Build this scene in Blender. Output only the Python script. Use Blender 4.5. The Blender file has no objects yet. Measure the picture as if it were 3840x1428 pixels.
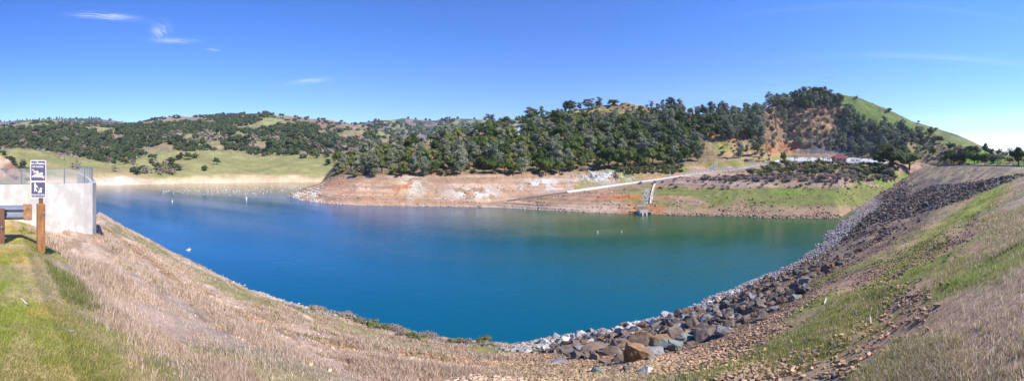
import bpy, bmesh, math, random
import numpy as np
from mathutils import Vector, Matrix, Euler
R = math.radians
S = bpy.context.scene
C = S.collection
rng = np.random.default_rng(7)
random.seed(7)

# ------------------------------------------------------------------ camera, sky, sun, exposure
HZ = 612.0                       # row of the level line in the 3840 x 1428 photograph, a half-turn panorama
K = math.pi / 3840.0
cam = bpy.data.cameras.new('camera')
cam.type = 'PANO'
cam.panorama_type = 'EQUIRECTANGULAR'
cam.longitude_min, cam.longitude_max = -math.pi / 2, math.pi / 2
cam.latitude_max, cam.latitude_min = HZ * K, -(1428 - HZ) * K
cam.clip_start, cam.clip_end = 0.05, 20000
camo = bpy.data.objects.new('camera', cam)
camo.rotation_euler = (R(90), 0, 0)
C.objects.link(camo)
S.camera = camo

SUN_AZ, SUN_EL = R(114), R(42)   # clockwise from the view direction; height
sd = Vector((math.sin(SUN_AZ) * math.cos(SUN_EL), math.cos(SUN_AZ) * math.cos(SUN_EL), math.sin(SUN_EL)))
W = bpy.data.worlds.new('World')
S.world = W
W.use_nodes = True
wn, wl = W.node_tree.nodes, W.node_tree.links
for n in list(wn): wn.remove(n)
wo = wn.new('ShaderNodeOutputWorld'); wb = wn.new('ShaderNodeBackground'); sky = wn.new('ShaderNodeTexSky')
sky.sky_type = 'NISHITA'; sky.sun_disc = False
sky.sun_elevation = SUN_EL; sky.sun_rotation = SUN_AZ
sky.altitude = 200; sky.air_density = 1.0; sky.dust_density = 0.0; sky.ozone_density = 3.0
wb.inputs['Strength'].default_value = 0.108
# thin cirrus wisps high in the sky, by direction
tc = wn.new('ShaderNodeTexCoord')
def wmath(op, a, b=None, c=None):
    m = wn.new('ShaderNodeMath'); m.operation = op
    for i, v in enumerate((a, b, c)):
        if v is None: continue
        if isinstance(v, (int, float)): m.inputs[i].default_value = v
        else: wl.new(v, m.inputs[i])
    return m.outputs[0]
def wisp(px, py, sx, sy, rot, strength, scale):
    az, el = (px - 1920) * K, (HZ - py) * K
    d = Vector((math.sin(az) * math.cos(el), math.cos(az) * math.cos(el), math.sin(el)))
    right = Vector((math.cos(az), -math.sin(az), 0)); up = right.cross(d)
    cr, sr = math.cos(rot), math.sin(rot)
    u, v = right * cr + up * sr, up * cr - right * sr
    def dot(vec):
        n = wn.new('ShaderNodeVectorMath'); n.operation = 'DOT_PRODUCT'
        wl.new(tc.outputs['Generated'], n.inputs[0]); n.inputs[1].default_value = vec
        return n.outputs['Value']
    du = wmath('DIVIDE', dot(u), sx * K); dv = wmath('DIVIDE', dot(v), sy * K)
    r2 = wmath('ADD', wmath('MULTIPLY', du, du), wmath('MULTIPLY', dv, dv))
    fall = wmath('MULTIPLY', wmath('EXPONENT', wmath('MULTIPLY', r2, -1.0)), wmath('GREATER_THAN', dot(d), 0.3))
    cx = wn.new('ShaderNodeCombineXYZ'); wl.new(wmath('MULTIPLY', du, scale * 0.55), cx.inputs[0]); wl.new(wmath('MULTIPLY', dv, scale * 1.5), cx.inputs[1]); cx.inputs[2].default_value = px * 0.01
    nz = wn.new('ShaderNodeTexNoise'); nz.inputs['Detail'].default_value = 6; nz.inputs['Scale'].default_value = 1.0; nz.inputs['Distortion'].default_value = 1.3
    wl.new(cx.outputs[0], nz.inputs['Vector'])
    t = wmath('MULTIPLY', wmath('SUBTRACT', nz.outputs['Fac'], 0.36), 3.2)
    t = wmath('MINIMUM', wmath('MAXIMUM', t, 0.0), 1.0)
    return wmath('MULTIPLY', wmath('MULTIPLY', t, fall), strength)
tot = None
for a in [(400, 60, 90, 11, -0.08, .5, 2.0), (600, 118, 26, 30, -0.9, .3, 1.4), (655, 152, 60, 8, -0.02, .4, 2.0), (800, 186, 22, 4, -0.1, .3, 1.3),
          (1160, 304, 55, 8, 0.12, .4, 1.5), (3560, 215, 420, 12, -0.07, .12, 3.0), (3720, 440, 300, 18, 0.05, .2, 3.0), (2700, 350, 500, 60, 0.0, .06, 4.0), (3300, 20, 500, 10, -.02, .06, 3.0)]:
    f = wisp(*a)
    tot = f if tot is None else wmath('ADD', tot, f)
tot = wmath('MINIMUM', tot, 0.85)
mx = wn.new('ShaderNodeMixRGB'); wl.new(tot, mx.inputs['Fac'])
hs = wn.new('ShaderNodeHueSaturation'); hs.inputs['Saturation'].default_value = 1.26; hs.inputs['Value'].default_value = 1.0
tn = wn.new('ShaderNodeMixRGB'); tn.blend_type = 'MULTIPLY'; tn.inputs[0].default_value = 1; tn.inputs[2].default_value = (1.20, 1.08, 1.30, 1)
wl.new(sky.outputs[0], tn.inputs[1]); wl.new(tn.outputs[0], hs.inputs['Color']); wl.new(hs.outputs[0], mx.inputs['Color1'])
mx.inputs['Color2'].default_value = (8.5, 8.6, 8.9, 1)
wl.new(mx.outputs[0], wb.inputs['Color']); wl.new(wb.outputs[0], wo.inputs['Surface'])

sl = bpy.data.lights.new('sun', 'SUN'); sl.energy = 4.8; sl.angle = R(0.53); sl.color = (1.0, 0.93, 0.83)
so = bpy.data.objects.new('sun', sl); so.rotation_euler = sd.to_track_quat('Z', 'Y').to_euler(); C.objects.link(so)
S.view_settings.view_transform = 'Standard'; S.view_settings.look = 'None'; S.view_settings.gamma = 1
S.view_settings.exposure = 0.83
S.cycles.max_bounces = 6; S.cycles.diffuse_bounces = 2; S.cycles.glossy_bounces = 3; S.cycles.transparent_max_bounces = 12
S.cycles.volume_bounces = 0

# ------------------------------------------------------------------ helpers
def az_of(px): return (np.asarray(px, float) - 1920) * K
def tan_of(py): return np.tan((HZ - np.asarray(py, float)) * K)
def P(px, py, r):
    a = (px - 1920) * K
    return Vector((r * math.sin(a), r * math.cos(a), r * math.tan((HZ - py) * K)))
def to_px(x, y, z):
    r = np.hypot(x, y)
    return 1920 + np.arctan2(x, y) / K, HZ - np.arctan2(z, r) / K

def _hash(ix, iy, iz, seed):
    h = (ix.astype(np.int64) * 374761393 + iy.astype(np.int64) * 668265263 + iz.astype(np.int64) * 1440662683 + seed * 974634777) & 0xffffffff
    h = ((h ^ (h >> 13)) * 1274126177) & 0xffffffff
    h = ((h ^ (h >> 16)) * 2246822519) & 0xffffffff
    return ((h ^ (h >> 15)) & 0xffffff) / float(0xffffff)
def vnoise(x, y, z=None, seed=0):
    x = np.asarray(x, float); y = np.asarray(y, float)
    z = np.zeros_like(x) if z is None else np.asarray(z, float)
    ix, iy, iz = np.floor(x), np.floor(y), np.floor(z)
    fx, fy, fz = x - ix, y - iy, z - iz
    fx, fy, fz = fx * fx * (3 - 2 * fx), fy * fy * (3 - 2 * fy), fz * fz * (3 - 2 * fz)
    o = 0
    flat = not np.any(fz)
    for c in ((0,) if flat else (0, 1)):
        wz = fz if c else 1 - fz
        a = _hash(ix, iy, iz + c, seed) * (1 - fx) + _hash(ix + 1, iy, iz + c, seed) * fx
        b = _hash(ix, iy + 1, iz + c, seed) * (1 - fx) + _hash(ix + 1, iy + 1, iz + c, seed) * fx
        o = o + wz * (a * (1 - fy) + b * fy)
    return o
def fbm(x, y, z=None, oct=4, seed=0, gain=.5):
    o = 0; a = 1; t = 0; f = 1.0
    for k in range(oct):
        o = o + a * vnoise(x * f, y * f, None if z is None else z * f, seed + k * 17); t += a; a *= gain; f *= 2.03
    return o / t                                    # 0..1, mean .5
def ridged(x, y, oct=4, seed=0):
    o = 0; a = 1; t = 0; f = 1.0
    for k in range(oct):
        o = o + a * (1 - np.abs(2 * vnoise(x * f, y * f, None, seed + k * 31) - 1)); t += a; a *= .5; f *= 2.07
    return o / t
def sm(a, b, x):
    t = np.clip((np.asarray(x, float) - a) / (b - a), 0, 1)
    return t * t * (3 - 2 * t)
def win(a, b, c, d, x): return sm(a, b, x) * (1 - sm(c, d, x))

def mesh_np(name, V, F, mat=None, parent=None, col=None, smooth=False, link=True, var=None):
    """F: list of int arrays, each (n,3) or (n,4)."""
    if isinstance(F, np.ndarray): F = [F]
    me = bpy.data.meshes.new(name)
    V = np.asarray(V, np.float32).reshape(-1, 3)
    me.vertices.add(len(V)); me.vertices.foreach_set('co', V.ravel())
    loops = np.concatenate([f.ravel() for f in F]).astype(np.int32)
    tot = np.concatenate([np.full(len(f), f.shape[1], np.int32) for f in F])
    st = np.concatenate([[0], np.cumsum(tot)[:-1]]).astype(np.int32)
    me.loops.add(len(loops)); me.loops.foreach_set('vertex_index', loops)
    me.polygons.add(len(tot)); me.polygons.foreach_set('loop_start', st); me.polygons.foreach_set('loop_total', tot)
    me.update(calc_edges=True)
    me.polygons.foreach_set('use_smooth', np.full(len(tot), bool(smooth)))
    if col is not None:
        a = me.color_attributes.new('Col', 'FLOAT_COLOR', 'POINT')
        c = np.ones((len(V), 4), np.float32); c[:, :3] = np.clip(col, 0.002, 1); a.data.foreach_set('color', c.ravel())
    if var is not None:
        a = me.attributes.new('var', 'FLOAT', 'POINT'); a.data.foreach_set('value', np.asarray(var, np.float32))
    me.validate()
    if mat: me.materials.append(mat)
    if not link: return me
    o = bpy.data.objects.new(name, me); C.objects.link(o)
    if parent: o.parent = parent
    return o
def inst(name, me, parent=None, loc=(0, 0, 0), rot=(0, 0, 0), scale=(1, 1, 1)):
    o = bpy.data.objects.new(name, me); C.objects.link(o)
    o.location = loc; o.rotation_euler = rot; o.scale = scale if hasattr(scale, '__len__') else (scale,) * 3
    if parent: o.parent = parent
    return o
def tag(o, label=None, cat=None, group=None, kind=None):
    if label: o['label'] = label
    if cat: o['category'] = cat
    if group: o['group'] = group
    if kind: o['kind'] = kind
    return o
def thing(name, label, cat, loc=(0, 0, 0), rz=0, group=None, scale=1):
    o = bpy.data.objects.new(name, None); C.objects.link(o); o.empty_display_size = .2
    o.location = loc; o.rotation_euler = (0, 0, rz); o.scale = (scale,) * 3
    return tag(o, label, cat, group)
class MB:
    """collects simple solids into ONE mesh"""
    def __init__(s): s.V = []; s.F4 = []; s.F3 = []; s.n = 0
    def add(s, V, F4=None, F3=None):
        V = np.asarray(V, float)
        if F4 is not None and len(F4): s.F4.append(np.asarray(F4) + s.n)
        if F3 is not None and len(F3): s.F3.append(np.asarray(F3) + s.n)
        s.V.append(V); s.n += len(V); return s
    def box(s, c, d, rz=0, ry=0, rx=0, taper=1.0):
        x, y, z = d[0] / 2, d[1] / 2, d[2] / 2
        v = np.array([(-x, -y, -z), (x, -y, -z), (x, y, -z), (-x, y, -z), (-x * taper, -y * taper, z), (x * taper, -y * taper, z), (x * taper, y * taper, z), (-x * taper, y * taper, z)])
        if rz or ry or rx: v = v @ np.array(Euler((rx, ry, rz)).to_matrix()).T
        return s.add(v + np.array(c), [(0, 3, 2, 1), (4, 5, 6, 7), (0, 1, 5, 4), (1, 2, 6, 5), (2, 3, 7, 6), (3, 0, 4, 7)])
    def tube(s, pts, rad, n=8, cap=True):
        pts = np.asarray(pts, float); m = len(pts)
        rad = np.full(m, rad) if np.isscalar(rad) else np.asarray(rad, float)
        d = np.gradient(pts, axis=0); d /= np.linalg.norm(d, axis=1)[:, None] + 1e-9
        ref = np.where(np.abs(d[:, 2:3]) > .9, np.array([[1., 0, 0]]), np.array([[0, 0, 1.]]))
        u = np.cross(d, ref); u /= np.linalg.norm(u, axis=1)[:, None] + 1e-9; w = np.cross(d, u)
        a = np.arange(n) / n * 2 * np.pi
        V = pts[:, None] + rad[:, None, None] * (np.cos(a)[None, :, None] * u[:, None] + np.sin(a)[None, :, None] * w[:, None])
        i, j = np.meshgrid(np.arange(m - 1), np.arange(n), indexing='ij'); j2 = (j + 1) % n
        F = np.stack([i * n + j, i * n + j2, (i + 1) * n + j2, (i + 1) * n + j], -1).reshape(-1, 4)
        V = V.reshape(-1, 3); F3 = []
        if cap:
            V = np.vstack([V, pts[:1], pts[-1:]]); k = m * n
            F3 = [(k, (q + 1) % n, q) for q in range(n)] + [(k + 1, (m - 1) * n + q, (m - 1) * n + (q + 1) % n) for q in range(n)]
        return s.add(V, F, F3)
    def prism(s, poly, y0, y1, axis='y'):
        """poly in (x,z), extruded along y"""
        n = len(poly); V = [(p[0], y0, p[1]) for p in poly] + [(p[0], y1, p[1]) for p in poly]
        F4 = [(i, (i + 1) % n, n + (i + 1) % n, n + i) for i in range(n)]
        c0 = (sum(p[0] for p in poly) / n, sum(p[1] for p in poly) / n)
        V += [(c0[0], y0, c0[1]), (c0[0], y1, c0[1])]
        F3 = [(2 * n, (i + 1) % n, i) for i in range(n)] + [(2 * n + 1, n + i, n + (i + 1) % n) for i in range(n)]
        return s.add(V, F4, F3)
    def data(s):
        F = []
        if s.F4: F.append(np.vstack(s.F4))
        if s.F3: F.append(np.vstack(s.F3))
        return np.vstack(s.V), F
    def build(s, name, mat, parent=None, smooth=False, bevel=0, link=True):
        V, F = s.data()
        o = mesh_np(name, V, F, mat, parent, smooth=smooth, link=link)
        if bevel and link:
            m = o.modifiers.new('bevel', 'BEVEL'); m.width = bevel; m.segments = 2
        return o

# ------------------------------------------------------------------ materials
def newmat(name):
    m = bpy.data.materials.new(name); m.use_nodes = True
    nt = m.node_tree; b = nt.nodes['Principled BSDF']
    return m, nt, b
def mat(name, col, rough=.8, var=.25, scale=3.0, bump=.0, metal=0, col2=None, spec=.3, stretch=None):
    m, nt, b = newmat(name); N, L = nt.nodes, nt.links
    tcn = N.new('ShaderNodeTexCoord'); nz = N.new('ShaderNodeTexNoise'); nz.inputs['Scale'].default_value = scale; nz.inputs['Detail'].default_value = 8; nz.inputs['Roughness'].default_value = .65
    src = tcn.outputs['Object']
    if stretch:
        mp = N.new('ShaderNodeMapping'); mp.inputs['Scale'].default_value = stretch; L.new(src, mp.inputs['Vector']); src = mp.outputs[0]
    L.new(src, nz.inputs['Vector'])
    cr = N.new('ShaderNodeValToRGB'); e = cr.color_ramp.elements
    c2 = col2 if col2 else tuple(min(1, c * (1 + var)) for c in col)
    e[0].position = .32; e[0].color = (*[c * (1 - var) for c in col], 1); e[1].position = .68; e[1].color = (*c2, 1)
    L.new(nz.outputs['Fac'], cr.inputs['Fac']); L.new(cr.outputs[0], b.inputs['Base Color'])
    b.inputs['Roughness'].default_value = rough; b.inputs['Metallic'].default_value = metal; b.inputs['Specular IOR Level'].default_value = spec
    if bump:
        bp = N.new('ShaderNodeBump'); bp.inputs['Strength'].default_value = bump; bp.inputs['Distance'].default_value = .03
        L.new(nz.outputs['Fac'], bp.inputs['Height']); L.new(bp.outputs[0], b.inputs['Normal'])
    return m
def ground_mat(name, scales=(2.0, .35), amp=.35, bump=.5, dist=.1, rough=.95):
    m, nt, b = newmat(name); N, L = nt.nodes, nt.links
    at = N.new('ShaderNodeAttribute'); at.attribute_name = 'Col'
    tcn = N.new('ShaderNodeTexCoord')
    f = None; hs_ = []
    for s_ in scales:
        nz = N.new('ShaderNodeTexNoise'); nz.inputs['Scale'].default_value = s_; nz.inputs['Detail'].default_value = 7; nz.inputs['Roughness'].default_value = .72
        L.new(tcn.outputs['Object'], nz.inputs['Vector']); hs_.append(nz.outputs['Fac'])
        mr = N.new('ShaderNodeMapRange'); mr.inputs[1].default_value = .28; mr.inputs[2].default_value = .72; mr.inputs[3].default_value = 1 - amp; mr.inputs[4].default_value = 1 + amp
        L.new(nz.outputs['Fac'], mr.inputs[0])
        if f is None: f = mr.outputs[0]
        else:
            q = N.new('ShaderNodeMath'); q.operation = 'MULTIPLY'; L.new(f, q.inputs[0]); L.new(mr.outputs[0], q.inputs[1]); f = q.outputs[0]
    vm = N.new('ShaderNodeVectorMath'); vm.operation = 'SCALE'; L.new(at.outputs['Color'], vm.inputs[0]); L.new(f, vm.inputs['Scale'])
    L.new(vm.outputs[0], b.inputs['Base Color'])
    bp = N.new('ShaderNodeBump'); bp.inputs['Strength'].default_value = bump; bp.inputs['Distance'].default_value = dist
    L.new(hs_[0], bp.inputs['Height']); L.new(bp.outputs[0], b.inputs['Normal'])
    b.inputs['Roughness'].default_value = rough; b.inputs['Specular IOR Level'].default_value = .15
    return m
def leaf_mat(name, col, col2, vary=.35, rough=.75, trans=0.0):
    """colour runs between two leaf colours by a per-leaf number and per-tree number"""
    m, nt, b = newmat(name); N, L = nt.nodes, nt.links
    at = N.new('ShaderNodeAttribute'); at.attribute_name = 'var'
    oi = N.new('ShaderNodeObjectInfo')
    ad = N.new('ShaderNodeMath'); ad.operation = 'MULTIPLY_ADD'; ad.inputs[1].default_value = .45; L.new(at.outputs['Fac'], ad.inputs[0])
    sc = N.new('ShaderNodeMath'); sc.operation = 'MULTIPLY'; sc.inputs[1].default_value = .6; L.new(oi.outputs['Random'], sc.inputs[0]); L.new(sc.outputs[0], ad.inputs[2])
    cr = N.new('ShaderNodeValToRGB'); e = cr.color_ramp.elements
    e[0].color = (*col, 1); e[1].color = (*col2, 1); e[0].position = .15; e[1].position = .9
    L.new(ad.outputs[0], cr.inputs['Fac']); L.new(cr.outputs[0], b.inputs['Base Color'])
    b.inputs['Roughness'].default_value = rough; b.inputs['Specular IOR Level'].default_value = .2
    see_through_light(nt, b, cr.outputs[0], .22)
    return m
def see_through_light(nt, b, colour, f):
    """leaves and blades let some sunlight through"""
    tl = nt.nodes.new('ShaderNodeBsdfTranslucent'); mx_ = nt.nodes.new('ShaderNodeMixShader'); mx_.inputs[0].default_value = f
    nt.links.new(colour, tl.inputs[0]); nt.links.new(b.outputs[0], mx_.inputs[1]); nt.links.new(tl.outputs[0], mx_.inputs[2]); nt.links.new(mx_.outputs[0], nt.nodes['Material Output'].inputs[0])
def col_mat(name, rough=.85, spec=.25, bump=0, scale=6, amp=.25):
    return ground_mat(name, (scale, scale * .3), amp, bump, .03, rough)

M_near = ground_mat('near_ground', (9.0, 1.7), .28, .55, .05)
M_bank = ground_mat('shore_ground', (1.3, .33), .26, .5, .3)
M_hill = ground_mat('hill_ground', (.22, .05), .25, .5, 1.0)
M_ridge = ground_mat('ridge_ground', (.05, .012), .3, .4, 4.0)
M_rock = col_mat('rock_stone', .85, .25, .5, 5, .28)
M_conc = mat('board_marked_concrete', (.60, .575, .53), .9, .14, .9, .12, stretch=(1, 1, .18))
M_galv = mat('galvanised_steel', (.24, .265, .31), .45, .12, 4, .05, metal=.55)
M_wood = mat('weathered_post_wood', (.28, .12, .045), .85, .45, 7, .5, stretch=(3, 3, .35), col2=(.43, .21, .09))
M_wood2 = mat('old_brown_wood', (.15, .075, .05), .9, .4, 8, .5, stretch=(3, 3, .35))
M_bark = mat('bark', (.10, .075, .055), .95, .3, 4, .3)
M_bare = mat('bare_twigs', (.22, .165, .145), .9, .3, 2)
M_white = mat('white_paint', (.78, .78, .76), .6, .05, 2)
M_dark = mat('dark_metal', (.05, .05, .055), .6, .2, 3)
M_signblue = mat('faded_slate_sign_face', (.088, .078, .135), .5, .12, 6)
M_signwhite = mat('white_sign_sheet', (.74, .74, .76), .5, .05, 6)
M_signbar = mat('faded_pink_bar', (.60, .42, .36), .5, .1, 20)
M_asph = mat('pale_asphalt', (.42, .42, .44), .9, .1, .5)  # even pale grey of the car park and crest road
M_ramp = mat('ramp_concrete', (.66, .64, .61), .9, .12, .4)
M_beige = mat('beige_block', (.46, .39, .30), .9, .1, 2)
M_redroof = mat('red_metal_roof', (.23, .035, .035), .5, .15, 1)
M_pole = mat('grey_pole', (.20, .21, .22), .6, .1, 3)
L_oak = leaf_mat('oak_leaves', (.038, .066, .016), (.14, .18, .045))
L_oakl = leaf_mat('light_oak_leaves', (.085, .11, .030), (.23, .255, .08))
L_pine = leaf_mat('grey_pine_needles', (.13, .15, .095), (.33, .35, .23))
L_brush = leaf_mat('brush_leaves', (.085, .10, .040), (.22, .22, .09))
L_grey = leaf_mat('grey_brush', (.18, .145, .12), (.38, .32, .26))
L_far = leaf_mat('far_oak_leaves', (.025, .042, .020), (.080, .100, .040))
L_yell = leaf_mat('yellow_green_leaves', (.11, .14, .02), (.28, .29, .04))
L_oran = leaf_mat('orange_leaves', (.30, .09, .03), (.55, .2, .05))

# ------------------------------------------------------------------ polar terrain sheets
class Sheet:
    """a terrain sheet given as columns of (distance, height) at compass directions, refined and roughened"""
    def __init__(s, cols, px0, px1, naz, sub, smooth=0):
        xs = np.array([c[0] for c in cols], float)
        A = np.array([[list(p) for p in c[1]] for c in cols], float)     # ncol, nl, 2
        s.nl = A.shape[1]
        pxs = np.linspace(px0, px1, naz)
        q = np.empty((naz, s.nl, 2))
        for l in range(s.nl):
            for k in range(2):
                q[:, l, k] = np.interp(pxs, xs, A[:, l, k])
        if isinstance(sub, int): sub = [sub] * (s.nl - 1)
        ts = []
        for l, n in enumerate(sub): ts += list(l + np.arange(n) / n)
        ts.append(s.nl - 1); ts = np.array(ts); s.t = ts
        li = np.minimum(ts.astype(int), s.nl - 2); f = (ts - li)[None, :]
        s.r = q[:, li, 0] * (1 - f) + q[:, li + 1, 0] * f
        s.z = q[:, li, 1] * (1 - f) + q[:, li + 1, 1] * f
        if smooth:
            kw = int(smooth / (pxs[1] - pxs[0])) * 2 + 1; ker = np.hanning(kw + 2)[1:-1]; ker /= ker.sum(); hw_ = kw // 2
            for arr in (s.r, s.z):
                pad = np.pad(arr, ((hw_, hw_), (0, 0)), 'edge')
                arr[:] = sum(pad[k:k + len(pxs)] * ker[k] for k in range(kw))
        s.az = (pxs - 1920) * K; s.pxs = pxs
        s.T = np.broadcast_to(ts, s.r.shape)
        s.base_z = s.z.copy()
        s.upd()
    def upd(s):
        s.x = s.r * np.sin(s.az)[:, None]; s.y = s.r * np.cos(s.az)[:, None]
        s.py = HZ - np.arctan2(s.z, s.r) / K
        s.px = np.broadcast_to(s.pxs[:, None], s.r.shape)
    def build(s, name, material, col, smooth=True, stride=1):
        n, m = s.r.shape
        V = np.stack([s.x, s.y, s.z], -1).reshape(-1, 3)
        i, j = np.meshgrid(np.arange(n - 1), np.arange(m - 1), indexing='ij')
        F = np.stack([i * m + j, (i + 1) * m + j, (i + 1) * m + j + 1, i * m + j + 1], -1).reshape(-1, 4)
        return mesh_np(name, V, F, material, col=col.reshape(-1, 3), smooth=smooth)
    def hit(s, px, py, tmin=1.0, tmax=1e9):
        """first surface point seen in that direction (front to back)"""
        i = int(round((px - s.pxs[0]) / (s.pxs[1] - s.pxs[0])))
        if i < 0 or i >= len(s.pxs): return None
        ok = (s.py[i] <= py) & (s.t >= tmin) & (s.t <= tmax)
        w = np.nonzero(ok)[0]
        if not len(w): return None
        j = w[0]
        if j > 0 and abs(s.py[i, j] - py) > 12 and s.t[j] > tmin + .01 and s.py[i, j - 1] - s.py[i, j] <= 0: return None
        a = (px - 1920) * K; r = s.r[i, j]
        if j > 0 and s.py[i, j - 1] > py:
            f = (s.py[i, j - 1] - py) / (s.py[i, j - 1] - s.py[i, j] + 1e-9)
            r = s.r[i, j - 1] * (1 - f) + r * f; z = s.z[i, j - 1] * (1 - f) + s.z[i, j] * f
        else: z = s.z[i, j]
        return Vector((r * math.sin(a), r * math.cos(a), z))
def pz(y, r): return (r, r * math.tan((HZ - y) * K))
HW = 16.0                                    # the eye is 16 m above the lake
def wlr(y): return HW / math.tan((y - HZ) * K)
def C1(px, w, *pts):
    r = wlr(w)
    o = [(r - 14, -HW - 5), (r, -HW)]
    for p in pts:
        q = p[1:] if p[0] == 'z' else pz(*p)
        if q[0] < o[-1][0] + 2.5:
            q = (o[-1][0] + 2.5, q[1]) if p[0] == 'z' else pz(p[0], o[-1][0] + 2.5)
        o.append(q)
    return (px, o)
def road(y, r, wd=8.5):
    a = pz(y, r); return [(y, r), ('z', r + wd, a[1])]

cu = Vector((150, 87)).normalized(); CRX = 112.0
def dam_d(x, y):
    d1 = y; d2 = (x - CRX) * (-cu.y) + y * cu.x
    k = 14.0; h = np.clip(.5 + .5 * (d2 - d1) / k, 0, 1)
    return d2 * (1 - h) + d1 * h - k * h * (1 - h) * np.clip((x - 40) / 60, 0, 1)
def dam_z(x, y):
    d = dam_d(x, y)
    w = np.interp(x, [-300, -104, -50, -16, 0, 18, 40, 58, 75, 110, 400], [32, 32, 29, 27, 25.2, 29.5, 33, 40, 48, 54, 60])
    e = .5 * (1 - sm(-1, 2, x))
    z = -1.7 - 14.3 * np.maximum(d - e, 0) / (w - e)
    z = z + sm(.5, 4, x) * (1 - sm(50, 95, x)) * np.minimum(np.maximum(-d, 0), 3) * .45
    z = z - .25 * sm(0, 3, d) * (1 - sm(3, 8, d)) * 0
    z = z - .45 * np.maximum(-d - 9, 0)                 # downstream side
    z = z + np.where(d < -.2, .02 * np.minimum(-d, 4), 0)
    z = z - 1.4 * sm(-7.6, -13, x) * (1 - np.clip(y, 0, 5.6) / 5.6) * (d > -12)   # dip in front of the wall
    z = z - 12 * sm(-19, -30, x) * sm(0, 6, -.318 * x - y)     # spillway channel behind the wall
    return np.maximum(z, -30)

def groin(px, py):
    """where the dam face meets the natural bank"""
    a = (px - 1920) * K; r = np.linspace(60, 320, 2000); z = dam_z(r * math.sin(a), r * math.cos(a)); q = HZ - np.arctan2(z, r) / K
    w = np.nonzero((q <= py) & (z > -17))[0]; k = w[0]
    return float(r[k]), float(z[k])
def CG(px, gy, *pts):
    rg, zg = groin(px, gy); o = [(rg - 26, zg - 14), (rg - 10, zg - 5), (rg, zg)]
    for p in pts:
        q = p[1:] if p[0] == 'z' else pz(*p)
        if q[0] < o[-1][0] + 4: q = (o[-1][0] + 4, q[1]) if p[0] == 'z' else pz(p[0], o[-1][0] + 4)
        o.append(q)
    return (px, o)
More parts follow.
